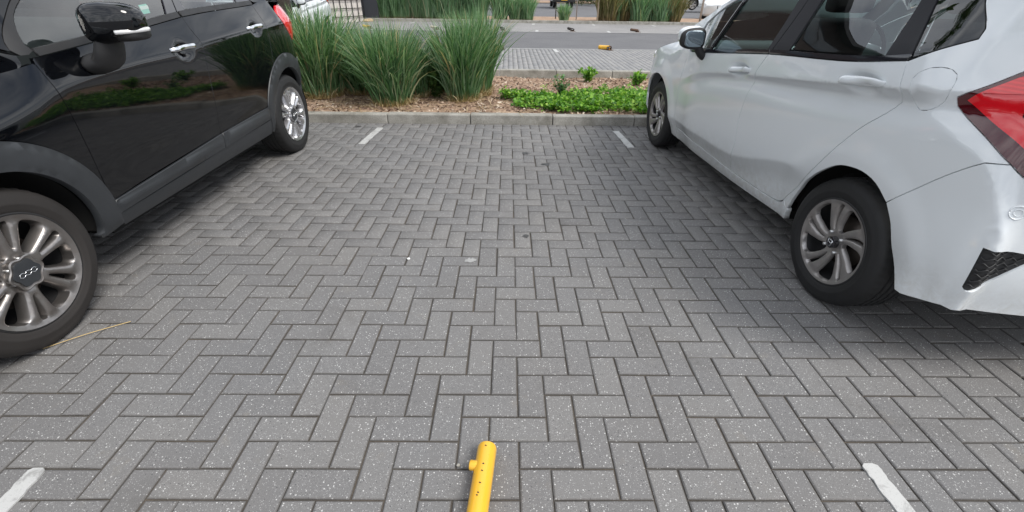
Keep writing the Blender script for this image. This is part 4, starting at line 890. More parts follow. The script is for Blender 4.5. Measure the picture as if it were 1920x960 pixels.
# ------------------------------------------------------------------ white hatchback
def white_car():
    c = np.array([2.264, 3.107]); root = empty('parked_car', (c[0], c[1], 0), math.atan2(.999, -.04))
    tag(root, 'white hatchback parked on the right, nose towards the planter, red tail lamp near the viewer', 'car', 'cars parked beside the empty bay')
    S = WH; P = M['white_paint']; fw, rw = (1.25, .30), (-1.242, .30); rf, rr = .36, .352
    ln = [(lambda u: .35*wh_crease(u)+.65*wh_crease2(u), .006), (wh_crease, .0022), (wh_low, .006)]; lq = [(wh_crest, .005)]
    def mk(o): o['mirror'] = 1; return o
    dfr = [(.735, .898), (.748, .82), (.756, .70), (.762, .54), (.768, .40), (.776, .300)]
    hood_e = [(1.02, .955), (1.25, .905), (1.5, .835), (1.75, .735)]
    mk(panel(S, 'front_fender', [[(.80, .20), (.778, .299)], [(.776, .300)]+dfr[::-1][1:], [(.735, .898), (.85, .925), (1.02, .955)], hood_e, [(1.75, .735), (1.70, .60), (1.585, .432)], arc(fw, rf, 22, 194, 18), [(.90, .213), (.80, .20)]], P, root, lines=[(.92, .03)], res=.03))
    Bl = [(-.379, 1.003), (-.345, .95), (-.311, .873), (-.266, .633), (-.276, .46), (-.206, .272)]
    tp = lambda us, d=-.012: [(u, float(wh_belt(u))+d) for u in us]
    fd = mk(panel(S, 'front_door', [[(.776, .300), (.2, .281), (-.206, .272)], Bl[::-1], tp((-.379, 0, .36, .6))+[(.735, .898)], dfr], P, root, lines=ln, dense=[(-.26, .02, .835, .94, .009)], res=.03, gap=.0028))
    rdr = [(-1.296, 1.086), (-1.336, .98), (-1.30, .905), (-1.19, .79), (-1.02, .562), (-.817, .328)]
    wa = [(-.862, .29), (-.896, .369), (-.955, .46), (-1.028, .538), (-1.10, .598), (-1.174, .643), (-1.25, .662), (-1.326, .664), (-1.40, .642), (-1.467, .594)]; wb_ = [(-1.467, .594), (-1.515, .525), (-1.548, .444), (-1.60, .365), (-1.643, .30)]
    rd = mk(panel(S, 'rear_door', [Bl, [(-.206, .272), (-.6, .278), (-.765, .292), (-.817, .328)], rdr[::-1], tp((-1.296, -1.0, -.6, -.379))], P, root, lines=ln, dense=[(-1.29, -1.00, .93, 1.045, .009)], res=.03, gap=.0028))
    fuel = [[(-1.373, 1.005), (-1.363, 1.045), (-1.396, 1.076), (-1.443, 1.083), (-1.480, 1.066), (-1.495, 1.027), (-1.488, .985), (-1.457, .949), (-1.412, .937), (-1.382, .960), (-1.373, 1.005)]]
    lamp_e = [(-1.645, 1.101), (-1.58, 1.047), (-1.521, 1.003)]; lamp_e2 = [(-1.521, 1.003), (-1.530, .977), (-1.575, .953), (-1.676, .907), (-1.770, .851)]
    bl = [(-1.770, .851), (-1.74, .845), (-1.706, .835), (-1.608, .747), (-1.467, .594)]
    gate = [(-1.46, 1.425), (-1.56, 1.33), (-1.628, 1.20), (-1.645, 1.101)]
    mk(panel_h(S, 'rear_quarter_panel', [rdr, [(-.817, .328), (-.838, .298), (-.862, .29)], wa, bl[::-1], lamp_e2[::-1], lamp_e[::-1], gate[::-1], [(-1.46, 1.425), (-1.35, 1.378)], [(-1.35, 1.378), (-1.395, 1.286), (-1.452, 1.211), (-1.460, 1.174)], [(-1.460, 1.174), (-1.37, 1.127), (-1.296, 1.086)]], P, root, [fuel], lines=ln[:2]+lq, res=.022))
    mk(panel(S, 'fuel_flap', fuel, P, root, res=.03, gap=.0008))
    mk(panel(S, 'sill', [[(.776, .296), (.2, .277), (-.206, .268), (-.6, .274), (-.77, .287), (-.815, .322), (-.838, .294), (-.862, .287)], [(-.862, .287), (-.842, .216)], [(-.842, .216), (0, .19), (.80, .196)], [(.80, .196), (.776, .296)]], P, root, res=.04, depth=.03))
    # glasshouse
    G = [('window_glass', [[(.325, .955), (0, .985), (-.345, 1.018)], [(-.345, 1.018), (-.385, 1.20), (-.40, 1.375)], [(-.40, 1.375), (-.15, 1.36), (.03, 1.325)], [(.03, 1.325), (.195, 1.255), (.325, .955)]], M['glass'], fd, -.010),
         ('window_glass', [[(-.555, 1.046), (-.9, 1.070), (-1.185, 1.092)], [(-1.185, 1.092), (-1.15, 1.28), (-1.125, 1.385)], [(-1.125, 1.385), (-.9, 1.40), (-.59, 1.395)], [(-.59, 1.395), (-.58, 1.26), (-.555, 1.046)]], M['glass'], rd, -.010),
         ('door_pillar_trim', [[(-.345, 1.014), (-.392, 1.019)], [(-.392, 1.019), (-.46, 1.22), (-.49, 1.40)], [(-.49, 1.40), (-.40, 1.39)], [(-.40, 1.39), (-.385, 1.2), (-.345, 1.014)]], M['pillar'], fd, -.001),
         ('door_pillar_trim', [[(-.396, 1.019), (-.555, 1.038)], [(-.555, 1.038), (-.58, 1.25), (-.592, 1.405)], [(-.592, 1.405), (-.495, 1.40)], [(-.495, 1.40), (-.464, 1.22), (-.396, 1.019)]], M['pillar'], rd, -.001),
         ('quarter_pillar_trim', [[(-1.18, 1.086), (-1.294, 1.095)], [(-1.294, 1.095), (-1.212, 1.281), (-1.185, 1.385)], [(-1.185, 1.385), (-1.12, 1.39)], [(-1.12, 1.39), (-1.146, 1.28), (-1.18, 1.086)]], M['pillar'], rd, -.001)]
    for n_, poly, m_, par, off in G: panel(S, n_, poly, m_, par, gap=.001, res=.06, off=off, depth=.012)
    mk(panel(S, 'quarter_window', [[(-1.298, 1.099), (-1.37, 1.132), (-1.456, 1.176)], [(-1.456, 1.176), (-1.447, 1.211), (-1.390, 1.285), (-1.34, 1.37)], [(-1.34, 1.37), (-1.19, 1.385)], [(-1.19, 1.385), (-1.216, 1.281), (-1.298, 1.099)]], M['glass_dark'], root, gap=.001, off=-.006, res=.05))
    mk(panel(S, 'front_quarter_light', [[(.335, .96), (.55, .94), (.70, .925)], [(.70, .925), (.665, 1.05), (.63, 1.10)], [(.63, 1.10), (.37, 1.218), (.21, 1.262)], [(.21, 1.262), (.335, .96)]], M['glass_dark'], root, gap=.001, off=-.008, res=.05))
    seam(S, [(.335, .952), (.27, 1.11), (.197, 1.26)], M['gloss_black'], fd, 'window_divider', .011, -.002)
    mo = lambda u0, u1: [[(u, float(wh_belt(u))-.010) for u in np.linspace(u0, u1, 8)], [(u, float(wh_belt(u))+.012) for u in np.linspace(u1, u0, 8)]]
    panel(S, 'window_moulding', mo(.69, -.378), M['gloss_black'], fd, gap=.001, off=.003, res=.05, depth=.012); panel(S, 'window_moulding', mo(-.384, -1.292), M['gloss_black'], rd, gap=.001, off=.003, res=.05, depth=.012)
    sl = [(1.02, .962), (.87, 1.066), (.60, 1.175), (.332, 1.270), (.07, 1.372), (-.16, 1.44)]
    mk(panel(S, 'windscreen_pillar', [[(.735, .900), (.71, .98), (.645, 1.103)], [(.645, 1.103), (.37, 1.230), (.05, 1.34), (-.15, 1.375), (-.40, 1.39)], [(-.40, 1.39), (-.40, 1.452)], [(-.40, 1.452), (-.16, 1.44)], sl[::-1], [(1.02, .96), (.85, .93), (.735, .900)]], P, root, gap=.001, res=.04))
    rail = [(-.40, 1.452), (-.8, 1.47), (-1.15, 1.462), (-1.46, 1.428)]
    mk(panel(S, 'roof_rail_panel', [rail, [(-1.46, 1.425), (-1.35, 1.38)], [(-1.35, 1.38), (-1.19, 1.39), (-.9, 1.41), (-.40, 1.395)], [(-.40, 1.395), (-.40, 1.452)]], P, root, gap=.001, res=.05))
    # rear end
    umin, umax = float(S.U[0])+.03, float(S.U[-1])-.02
    gr = [[(-1.823, .590), (-1.827, .50), (-1.830, .44)], [(-1.830, .44), (-1.842, .428), (-1.868, .436)], [(-1.868, .436), (-1.960, .54), (-2.0, .572)], [(-2.0, .572), (-1.91, .585), (-1.823, .590)]]
    rb = mk(panel_h(S, 'rear_bumper', [bl, wb_, [(-1.643, .30), (-1.67, .300), (-1.805, .335), (-1.9, .337), (-2.1, .33)], [(-2.1, .33), (umin, .32)], [(umin, .32), (umin, .79)], [(umin, .79), (-2.0, .80), (-1.9, .80), (-1.815, .823), (-1.770, .851)]], P, root, [gr], lines=lq, res=.025, depth=.03))
    panel(S, 'grille_insert', gr, M['matt_black'], rb, off=-.010, res=.03, gap=-.006, depth=.01)
    V = []; F = []
    for k in range(9):                                             # wavy honeycomb bars of the insert
        v = .40+.0215*k; uu = np.linspace(-1.815, -2.03, 80); vv_ = v+.0125*np.abs(((uu*62+k % 2) % 2)-1); m_ = inpoly(np.stack([uu, vv_], 1), inset(poly_path(gr), .004)); uu, vv_ = uu[m_], vv_[m_]
        if len(uu) < 3: continue
        a = S.pos(uu, vv_, -.007); q = tube([tuple(p) for p in a], .0026, 5); o_ = len(V); V += q[0]; F += [tuple(i+o_ for i in f) for f in q[1]]
    mesh_obj('grille_bars', V, F, M['matt_black'], rb)
    ce = np.array([[-1.854+.021*math.cos(t), .718+.021*math.sin(t)] for t in np.linspace(0, 6.283, 30)]); V, F = tube([tuple(p) for p in S.pos(ce[:, 0], ce[:, 1], .0)], .0022, 6); mesh_obj('parking_sensor', V, F, M['white_paint'], rb)
    ce = np.array([[-1.854+.011*math.cos(t), .718+.011*math.sin(t)] for t in np.linspace(0, 6.283, 24)]); V, F = tube([tuple(p) for p in S.pos(ce[:, 0], ce[:, 1], .0)], .0016, 6); mesh_obj('parking_sensor', V, F, M['white_paint'], rb)
    lamp = [lamp_e, lamp_e2, [(-1.770, .851), (-1.815, .823), (-1.9, .805), (-1.97, .82)], [(-1.97, .82), (-1.97, 1.0), (-1.90, 1.21)], [(-1.90, 1.21), (-1.80, 1.175), (-1.645, 1.101)]]
    tl = mk(panel(S, 'tail_lamp', lamp, M['dark_lens'], root, off=.004, res=.03, gap=.003))
    red = [[(-1.558, 1.000), (-1.587, 1.033), (-1.65, 1.085)], [(-1.65, 1.085), (-1.78, 1.145), (-1.88, 1.19)], [(-1.88, 1.19), (-1.955, 1.0), (-1.955, .835)], [(-1.955, .835), (-1.90, .825), (-1.845, .850)], [(-1.845, .855), (-1.75, .916), (-1.62, .972), (-1.558, 1.000)]]
    panel(S, 'red_reflector', red, M['red_lens'], tl, off=.0075, res=.03, gap=0, depth=.01)
    panel(S, 'upper_lens', [[(-1.590, 1.029), (-1.65, 1.081), (-1.78, 1.142), (-1.875, 1.187)], [(-1.875, 1.187), (-1.915, 1.09)], [(-1.915, 1.09), (-1.78, 1.058), (-1.590, 1.029)]], mat_lens('bright_red_lens', (.80, .03, .035)), tl, off=.0110, res=.03, gap=0, depth=.008)
    panel(S, 'lamp_bulb_slot', [[(-1.715, 1.035), (-1.735, 1.037)], [(-1.735, 1.037), (-1.738, .975)], [(-1.738, .975), (-1.722, .985)], [(-1.722, .985), (-1.715, 1.035)]], M['dark_lens'], tl, off=.0100, res=.03, gap=0, depth=.008)
    mk(panel(S, 'tailgate', [[(-1.975, .82), (-1.975, 1.0), (-1.905, 1.215)], [(-1.905, 1.215), (-1.80, 1.182), (-1.645, 1.110)], [(-1.645, 1.110), (-1.64, 1.17), (-1.70, 1.23)], [(-1.70, 1.23), (umin, 1.12)], [(umin, 1.12), (umin, .795)], [(umin, .795), (-1.975, .805)]], P, root, res=.06))
    te = edge_of(S, [(-1.46, 1.428), (-1.56, 1.335), (-1.628, 1.205), (-1.65, 1.15)]); strip('rear_window', te, [.03, .02, -.02], M['glass_dark'], root, 2.2, xs=-.14)
    mk(panel(S, 'front_bumper', [[(1.75, .725), (1.70, .59), (1.592, .425), (1.60, .20)], [(1.60, .20), (umax, .20)], [(umax, .20), (umax, .70)], [(umax, .70), (1.95, .70), (1.75, .725)]], P, root, res=.06))
    mk(panel(S, 'head_lamp', [[(1.58, .79), (1.72, .735)], [(1.72, .735), (1.95, .66)], [(1.95, .66), (1.97, .76)], [(1.97, .76), (1.75, .80), (1.58, .79)]], M['clear_lens'], root, off=.004, res=.04, gap=.001))
    he = edge_of(S, hood_e+[(1.95, .70), (2.2, .68), (2.5, .67)]); strip('bonnet', he[:-8], [.10, .11, .11, .09, .06, .03], P, root, 2.6)
    we = edge_of(S, sl+[(-.40, 1.452)]); strip('windscreen', we, [.0, .02, .05, .06], M['glass'], root, 2.2, xs=.10); re = edge_of(S, rail); strip('roof', re, [.05, .07, .07, .05], P, root, 2.2)
    handle_bar(S, .000, -.250, .870, .902, .018, .034, P, fd, thick=.011); handle_bar(S, -1.005, -1.262, .975, .999, .018, .034, P, rd, thick=.011)
    bm = bmesh.new(); bm_box(bm, (1.2, 0, .38), (.6, .95, .36)); bm_box(bm, (-1.25, 0, .38), (.7, .95, .36)); bm_box(bm, (0, 0, .52), (1.60, 1.34, .46)); bm_box(bm, (0, 0, .225), (1.62, 1.44, .05)); bm_box(bm, (0, 0, .262), (3.3, 1.0, .06)); bm_obj('underbody', bm, M['inner'], root)
    for cx, r_ in ((1.25, .375), (-1.242, .37)): mk(well(root, cx, .30, r_, .73, .50))
    cabin(root, .85, .45, .76, .10, M['dash_pale'])
    bm = bmesh.new(); bm_box(bm, (-.10, -.74, .80), (1.6, .05, .36), .02, 2); bm_obj('door_card', bm, M['card'], root, True, 50)
    V, F = tube([(.12, -.70, .90), (.05, -.69, .93), (-.15, -.69, .935)], .008, 8); mesh_obj('inner_door_pull', V, F, M['chrome'], root)
    mr = empty('door_mirror', (0, 0, 0), parent=root); mr['mirror'] = 1
    def cap(x, y, z): k = y/.085; return x*(1-.15*k*k), y, z*(1-.12*k-.08*k*k)
    V, F = superblob((.455, .950, 1.028), (.050, .086, .062), .62, f=cap); mesh_obj('mirror_cap', V, F, P, mr)
    V, F = superblob((.425, .945, 1.012), (.045, .088, .070), .58, f=cap); mesh_obj('mirror_housing', V, F, M['matt_black'], mr)
    V, F = superblob((.381, .947, 1.014), (.005, .070, .052), .5); mesh_obj('mirror_glass', V, F, M['mirror'], mr)
    V, F = tube([tuple(p) for p in crom([(.50, .985, 1.006), (.475, 1.02, 1.006), (.44, 1.037, 1.006)], 5)], [(.004, .006)]*11, 8); mesh_obj('indicator_lamp', V, F, M['clear_lens'], mr)
    st = crom([(.42, .82, .885), (.42, .865, .915), (.425, .90, .965)], 6); V, F = tube([tuple(p) for p in st], [(.038, .028)]*len(st), 14); mesh_obj('mirror_foot', V, F, M['matt_black'], mr)
    for k, cx in enumerate((1.25, -1.25)):
        w = make_wheel_white(root); w.location = (cx, .797, .296); w['mirror'] = 1; w.rotation_euler = (0, math.radians((25, -8)[k]), 0)
    mirror_side(root)
    return root
WCAR = white_car()
# ------------------------------------------------------------------ folding parking posts
M['pale_post'] = simple('faded_post_paint', (.52, .47, .38), .5, noise=(20, .3))
def fold_post(loc, rz, tilt, label, length=.62, r=.038, detail=True, mat=None, open_end=False, axis=.055):
    root = empty('folding_parking_post', loc, rz); tag(root, label, 'parking post', 'folding parking posts'); m = mat or M['yellow']
    c, s = math.cos(tilt), math.sin(tilt)
    def T(x, y, z): return (x, y*c-z*s, y*s+z*c+axis)
    prof = [(r, 0), (r, length-.012), (r-.003, length-.004), (r-.010, length)] + ([(.0001, length)] if not open_end else [(r-.010, length-.08), (.0001, length-.08)])
    V, F = lathe(prof, 40, 'Y'); V = [T(*v) for v in V]; o = mesh_obj('tube', V, F, m, root); fixn(o); o.data.set_sharp_from_angle(angle=math.radians(35))
    V, F = lathe([(.0001, .019), (.013, .019), (.0155, .016), (.0155, -.01)], 20, 'Y'); V = [T(-r-y_+.004, length-.078+x_, z_+.006) for x_, y_, z_ in V]; o = mesh_obj('lock_boss', V, F, m, root); fixn(o)
    if detail:
        rr = np.random.default_rng(4)
        for k, (yy, a) in enumerate(((length-.022, 95), (length-.085, 92), (length-.108, 93), (length-.146, 94), (length-.176, 96), (length-.184, 100))):
            n = 9; a0 = math.radians(a); P = [T((r+.0006)*math.cos(a0+dx/r), yy+dy, (r+.0006)*math.sin(a0+dx/r)) for dx, dy in ((.0028*math.cos(t)*(1+.4*rr.random()), .0018*math.sin(t)*(1+.5*rr.random())+.001*math.cos(t)) for t in np.linspace(0, 6.283, n)[:-1])]
            mesh_obj('paint_chip', P, [tuple(range(len(P)))[::-1]], M['chip'], root, False)
    bm = bmesh.new(); bm_box(bm, (0, -.02, .006), (.16, .16, .012), .002, 1)
    for sx in (-1, 1): bm_box(bm, (sx*(r+.012), 0, .045), (.008, .07, .08), .002, 1)
    bm_obj('hinge_base', bm, M['rust'] if not detail else m, root); V, F = cyl((-r-.03, 0, .055), (r+.03, 0, .055), .008, n=12); mesh_obj('hinge_pin', V, F, M['galv'], root)
    return root
fold_post((-.1123, .345, 0), math.radians(-5.45), 0, 'yellow folding post lying in the foreground of the empty bay', length=.585, r=.0305, axis=.031)
fold_post((-.18, 12.35, 0), math.radians(12), math.radians(14), 'toppled post on the far lane edge just right of the grass clumps', r=.05, length=.26, detail=False, open_end=True, mat=M['pale_post'])
fold_post((2.56, 12.42, 0), math.radians(48), math.radians(-1), 'bright yellow post lying askew on the edge of the road, seen side-on', r=.05, length=.30, detail=False, open_end=True)
for k, x in enumerate((-5.05, -2.6, -.2, 2.35, 4.75)):
    fold_post((x, 18.3, 0), math.radians((70, 60, 20, 30, 95)[k]), math.radians(6), ('yellow post lying across the road, leftmost of the far row', 'pale post across the road above the widest grass clump', 'small dark post across the road, middle of the far row', 'low dark post across the road, fourth of the far row', 'brown-topped post across the road, rightmost of the far row')[k], r=.045, length=.28, detail=False, open_end=True, mat=M[('yellow', 'pale_post', 'chip', 'chip', 'rust')[k]])

# ------------------------------------------------------------------ far vegetation
G2 = 'tall grasses along the far planter'
xs = [-5.7, -5.2, -4.7, -4.2, -3.7, -3.2, -2.75, -2.3, -1.8, -1.3]
words = ('leftmost', 'second', 'third', 'fourth', 'fifth', 'sixth', 'seventh', 'eighth', 'ninth', 'tenth')
for k, x in enumerate(xs):
    clump('ornamental_grass', (x+random.uniform(-.1, .1), 23.25+random.uniform(-.1, .25), .05), '%s tall grass clump from the charcoal panel in the far planter row' % words[k], G2, 750, .30, 1.65, 100+k, 'grass_far', lean=.22, w=.016, seg=4, droop=.3, dry=0, hv=.15)
for k, (x, y, h, R, lab) in enumerate(((-.35, 23.3, 1.25, .3, 'shorter grass clump right of the long far hedge of grasses'), (.35, 23.4, .95, .28, 'low grass clump by the thin pale posts in the far planter'), (.85, 23.35, 1.0, .28, 'rounded low grass clump, last before the bare soil gap'), (2.55, 23.2, .62, .20, 'small lone grass tuft on the bare soil of the far planter'))):
    clump('ornamental_grass', (x, y, .05), lab, G2, 420, R, h, 130+k, 'grass_far', lean=.3, w=.016, seg=4, droop=.3, dry=0)
for k, (x, m, h, lab) in enumerate(((4.55, 'reed', 1.5, 'brown dry reed clump beside the timber stakes'), (5.3, 'reed', 1.45, 'dry straw-coloured reed clump, second of the reeds'), (6.0, 'grass_far', 1.3, 'greener reed clump in the middle of the far reeds'), (6.7, 'grass_far', 1.2, 'green reed clump, second from the right of the far reeds'), (7.5, 'reed', 1.25, 'rightmost half-dry reed clump of the far planter'), (4.95, 'grass_far', 1.1, 'green shoots in front of the dry reeds'), (7.1, 'grass_far', 1.1, 'green clump in front of the rightmost dry reeds'))):
    clump('reed_clump', (x, 23.3+.25*(k % 2), .05), lab, 'reeds in the far planter', 620, .42, h, 150+k, m, lean=.28, w=.016, seg=4, droop=.35, dry=0)
for k, (x, lab) in enumerate(((4.05, 'left timber stake by the brown reeds'), (4.35, 'right timber stake by the brown reeds'))):
    bm = bmesh.new(); bm_box(bm, (0, 0, 1.0), (.07, .07, 2.0), .008, 1); o = bm_obj('timber_stake', bm, M['wood']); o.location = (x, 23.0, .05); tag(o, lab, 'stake', 'timber stakes')
for k, (x, y, lab) in enumerate(((.55, 24.6, 'left thin pale post behind the low far grasses'), (.75, 24.9, 'right thin pale post behind the low far grasses'), (2.35, 25.2, 'dark thin post by the lone grass tuft'), (3.3, 24.6, 'grey thin post left of the timber stakes'))):
    V, F = cyl((0, 0, 0), (0, 0, 2.2), .025 if k != 1 else .045, n=10); bm = bmesh.new(); o = mesh_obj('thin_post', V, F, M['galv'] if k != 2 else M['matt_black']); o.location = (x, y, .05); tag(o, lab, 'post', 'thin posts in the far planter')
V, F = cyl((0, 0, 0), (0, 0, 3.0), .05, n=14); o = mesh_obj('sign_pole', V, F, M['galv']); o.location = (9.35, 24.6, .05); tag(o, 'round galvanised pole at the right end of the far planter', 'pole')
def rocks(loc, n, s, seed, label):
    r = np.random.default_rng(seed); root = empty('stone_pile', loc); tag(root, label, 'stones', 'stone piles')
    for k in range(n):
        bm = bmesh.new(); bmesh.ops.create_icosphere(bm, subdivisions=2, radius=s*(.5+.7*r.random()))
        for v in bm.verts: v.co *= 1+r.normal(0, .08); v.co.z *= .6
        o = bm_obj('stone', bm, M['sandstone'], root); o.location = (r.normal(0, s*2.2), r.normal(0, s*.8), s*.15); o.rotation_euler = (0, 0, r.random()*6)
rocks((-6.3, 22.3, 0), 7, .16, 1, 'sandy stones piled at the foot of the charcoal panel'); rocks((3.1, 23.0, .05), 5, .09, 2, 'pale stones on the soil between the lone tuft and the stakes')
# ------------------------------------------------------------------ lattice-covered wall at the left, charcoal panel
def lattice_wall(a, b, h, label):
    a, b = Vector((*a, 0)), Vector((*b, 0)); L_ = (b-a).length; root = empty('lattice_wall', a, math.atan2(b.y-a.y, b.x-a.x)); tag(root, label, 'wall')
    n = int(L_/.16)
    me = None
    for k in range(n):
        bm = bmesh.new(); bm_box(bm, (0, .03, h/2), (.154, .022, h), .003, 1)
        if me is None: o = bm_obj('board', bm, M['board'], root); me = o.data
        else: bm.free(); o = bpy.data.objects.new('board', me); link(o, root)
        o.location = ((k+.5)*.16, random.uniform(0, .006), 0)
    me = None
    for k in range(int(L_/.34)+1):
        V, F = cyl((0, -.02, 0), (0, -.02, h), .016, n=6); o = mesh_obj('lattice_bar', V, F, M['mesh'], root); o.location = (k*.34, 0, 0)
    for k in range(int(h/.30)):
        V, F = cyl((0, -.035, 0), (L_, -.035, 0), .016, n=6); o = mesh_obj('lattice_bar', V, F, M['mesh'], root); o.location = (0, 0, .22+k*.30)
lattice_wall((-9.2, 16.6), (-6.35, 22.4), 2.6, 'pale boarded wall behind a black square lattice, left background')
bm = bmesh.new(); bm_box(bm, (0, 0, 1.3), (.72, .06, 2.6), .005, 1); o = bm_obj('panel', bm, M['panel_dark']); o.name = 'dark_panel'; o.location = (-6.15, 22.75, 0); tag(o, 'charcoal upright panel between the lattice wall and the tall grasses', 'panel')
# dark tree trunk behind the black car
def tree(loc, h, r, seed, label, lean=0, crown=True, cr=1.6, n=2600, group=None, name='tree'):
    rr = np.random.default_rng(seed); root = empty(name, loc); tag(root, label, 'tree', group)
    P = [(lean*z/h+.03*math.sin(z*2), .03*math.cos(z*1.7), z) for z in np.linspace(-.05, h, 10)]; parts = [tube(P, [r*(1.25-.6*i/9) if i else r*1.5 for i in range(10)], 12)]; tips = []
    for k in range(12):
        z = h*(.62+.38*k/12); a = rr.uniform(0, 6.28); L_ = cr*(.6+.5*rr.random()); b = (lean*z/h, 0, z); m = (b[0]+math.cos(a)*L_*.5, math.sin(a)*L_*.5, z+L_*.35); e = (b[0]+math.cos(a)*L_, math.sin(a)*L_, z+L_*.6); parts.append(tube([b, m, e], [r*.35, r*.2, r*.06], 6)); tips += [m, e]
    V, F = join(parts); mesh_obj('trunk', V, F, M['bark'], root)
    if crown:
        T_ = np.array(tips)[rr.integers(0, len(tips), n)]+rr.normal(0, cr*.26, (n, 3)); leaf_mass('crown', T_, .16, seed, 'tree_leaf', root, up=0)
    return root
tree((-3.19, 7.15, .05), 7.5, .12, 5, 'dark slender tree trunk between the black car and the silver car')
for k, (x, y, h, lab) in enumerate(((-14, 48, 7, 'leafy tree far away on the left'), (-4, 62, 8, 'leafy tree far away straight ahead, left of the van'), (3, 66, 8, 'leafy tree far away straight behind the van'), (12, 58, 7, 'leafy tree far away right of the van'), (26, 52, 8, 'leafy tree far away on the right'))):
    tree((x, y, 0), h, .2, 60+k, lab, cr=3.0, n=5000, group='distant trees')
def hedge(x0, x1, y, h, seed, label):
    r = np.random.default_rng(seed); n = 9000; P = np.stack([r.uniform(x0, x1, n), y+r.normal(0, .5, n), h*r.random(n)**.8], 1); o = leaf_mass('hedge', P, .2, seed, 'tree_leaf', None, up=.2); tag(o, label, 'hedge')
hedge(-16, -.5, 40, 1.6, 9, 'green hedge at the back of the far car park, left'); hedge(6.5, 13, 52, 1.6, 10, 'green hedge behind the far car park, right of the van')

# ------------------------------------------------------------------ other cars
def other_car(loc, rz, sc, paint, label, lift=0):
    rep = {M['white_paint']: paint}; o = copy_tree(WCAR, None, False, rep); o.location = (*loc, lift); o.rotation_euler = (0, 0, rz); o.scale = sc; tag(o, label, 'car', 'cars in the background'); return o
def van():
    """boxy black van seen from behind, far away"""
    root = empty('parked_van', (4.6, 42.6, 0), 0); tag(root, 'black van seen from behind in the far car park', 'van')
    bm = bmesh.new(); bm_box(bm, (0, 2.2, 1.2), (1.9, 4.6, 1.5), .16, 4); bm_obj('body', bm, M['van_paint'], root, True, 60)
    bm = bmesh.new(); bm_box(bm, (0, -.14, .58), (1.86, .22, .34), .07, 3); bm_obj('bumper', bm, M['matt_black'], root, True, 60)
    bm = bmesh.new(); bm_box(bm, (0, -.11, 1.5), (1.5, .06, .55), .06, 3); bm_obj('rear_window', bm, M['winglass'], root, True, 60)
    bm = bmesh.new(); bm_box(bm, (0, -.262, .62), (.52, .012, .11), .003, 1); bm_obj('number_plate', bm, M['yellow'], root)
    for sx in (-1, 1):
        bm = bmesh.new(); bm_box(bm, (sx*.87, -.08, 1.15), (.14, .14, .5), .03, 2); bm_obj('tail_lamp', bm, M['red_lens'], root, True, 60)
        for yy in (.75, 3.7):
            w = empty('wheel', (sx*.83, yy, .34), 0, root); w.rotation_euler = (0, 0, -sx*math.pi/2); V, F = lathe([(.2, .0), (.23, .012), (.31, .008), (.34, -.03), (.34, -.2), (.2, -.22)], 32); mesh_obj('tyre', V, F, M['rubber'], w); V, F = lathe([(.0001, -.01), (.06, -.01), (.2, -.03), (.21, .002)], 32); mesh_obj('rim', V, F, M['alloy_grey'], w)
van()
other_car((-5.46, 11.62), math.radians(-90), (1.0, 1.02, 1.0), M['silver_paint'], 'silver-blue car parked behind the tall grass at the left, only its mirror and bonnet showing')
other_car((15.4, 39.6), math.radians(180), (1.15, 1.1, 1.25), M['white_paint'], 'white high-bodied car far right behind the reeds, only its lower front showing', .1)
other_car((24.3, 57.0), math.radians(180), (1.05, 1.05, 1.0), M['blue_paint'], 'dark blue car far away at the right')
other_car((11.9, 28.3), math.radians(-120), (1.0, 1.0, 1.0), M['grey_paint'], 'grey car just above the white hatchback bonnet, behind the pole')
other_car((5.05, 2.9), math.radians(92), (1.02, 1.0, 1.0), M['silver_paint'], 'silver car in the next bay seen only through the white hatchback windows')
# dark building that the side windows mirror
def building(loc, rz, w, d, h, label):
    root = empty('apartment_building', loc, rz); tag(root, label, 'building')
    bm = bmesh.new(); bm_box(bm, (0, d/2, h/2), (w, d, h)); bm_obj('wall', bm, M['brickwall'], root)
    bm = bmesh.new(); bm_box(bm, (0, d/2-.5, h+.12), (w+1.4, d+1.6, .3), .02, 1); bm_obj('roof', bm, M['panel_dark'], root)
    me = None
    for f in range(int(h/3)):
        for k in range(int(w/3.2)):
            x = -w/2+1.9+3.2*k; z = 1.7+3*f
            o = empty('window', (x, -.02, z), 0, root); bm = bmesh.new()
            for (cx, cz, sx, sz) in ((-.95, 0, .09, 1.6), (.95, 0, .09, 1.6), (0, .8, 1.99, .09), (0, -.8, 1.99, .09), (0, 0, .06, 1.5)): bm_box(bm, (cx, 0, cz), (sx, .1, sz))
            bm_obj('frame', bm, M['panel_dark'], o); bm = bmesh.new(); bm_box(bm, (0, .005, 0), (1.82, .03, 1.52)); bm_obj('pane', bm, M['winglass'], o)
building((-16.5, 18.75, 0), math.radians(31), 22, 9, 9.6, 'dark brown building beyond the left edge, mirrored in the white hatchback windows')
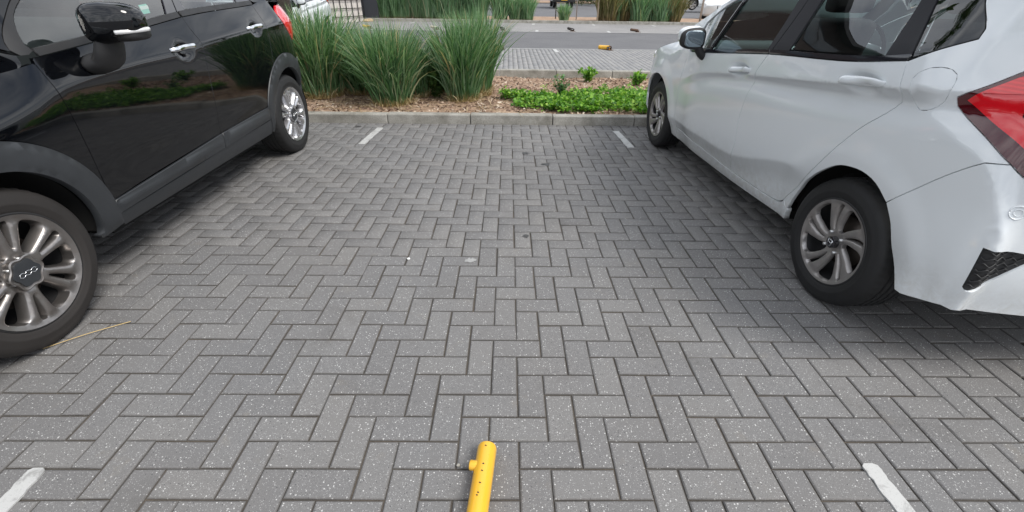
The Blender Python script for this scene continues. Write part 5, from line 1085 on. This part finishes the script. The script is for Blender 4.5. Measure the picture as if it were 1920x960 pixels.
# litter and small marks on the bay
V, F = tube([tuple(p) for p in crom([(-1.90, 1.395, .006), (-1.79, 1.482, .010), (-1.67, 1.572, .006)], 6)], [(.0022, .0015)]*13, 5); tag(mesh_obj('dry_stalk', V, F, M['straw2'] if 'straw2' in M else simple('straw_colour', (.55, .40, .18), .8)), 'single dry straw stalk on the paving by the front tyre of the black car', 'stalk')
def pebble(x, y, s, mat, label, seed):
    r = np.random.default_rng(seed); bm = bmesh.new(); bmesh.ops.create_icosphere(bm, subdivisions=2, radius=s)
    for v in bm.verts: v.co *= 1+r.normal(0, .1); v.co.z *= .6
    o = bm_obj('pebble', bm, mat, None, True); o.location = (x, y, s*.45); tag(o, label, 'pebble', 'crumbs on the paving')
pebble(-.545, 2.13, .009, M['paper'], 'white crumb on the paving left of the middle of the bay', 1); pebble(-.148, .877, .006, M['kerb'], 'tiny grey stone beside the yellow folding post', 2)
def blot(x, y, rx, ry, mat, seed, label, z=.0028):
    r = np.random.default_rng(seed); n = 20; V = [(x, y, z)]+[(x+rx*math.cos(t)*(1+.25*r.normal()), y+ry*math.sin(t)*(1+.25*r.normal()), z) for t in np.linspace(0, 6.283, n+1)[:-1]]
    o = mesh_obj('paving_stain', V, [(0, k+1, (k+1) % n+1) for k in range(n)], mat, None, False); tag(o, label, 'stain', 'stains on the paving')
M['oil'] = simple('dry_oil', (.045, .044, .044), .6); M['lime'] = simple('chalky_scuff', (.30, .30, .295), .9, noise=(60, .5))
blot(.115, 2.41, .018, .020, M['oil'], 1, 'small dark oil spot near the middle of the bay'); blot(.33, 3.72, .035, .035, M['oil'], 2, 'dark round oil spot towards the kerb'); blot(.17, 4.02, .03, .035, M['oil'], 3, 'dark smudge nearest the kerb')
blot(-1.62, 4.88, .04, .03, M['oil'], 7, 'dark scrap on the paving left of the far left bay line, near the kerb'); blot(-1.36, 4.55, .018, .02, M['oil'], 8, 'tiny dark crumb right beside the far left bay line')
blot(-.20, 2.12, .035, .022, M['lime'], 5, 'pale chalky scuff on a paving block, mid bay')
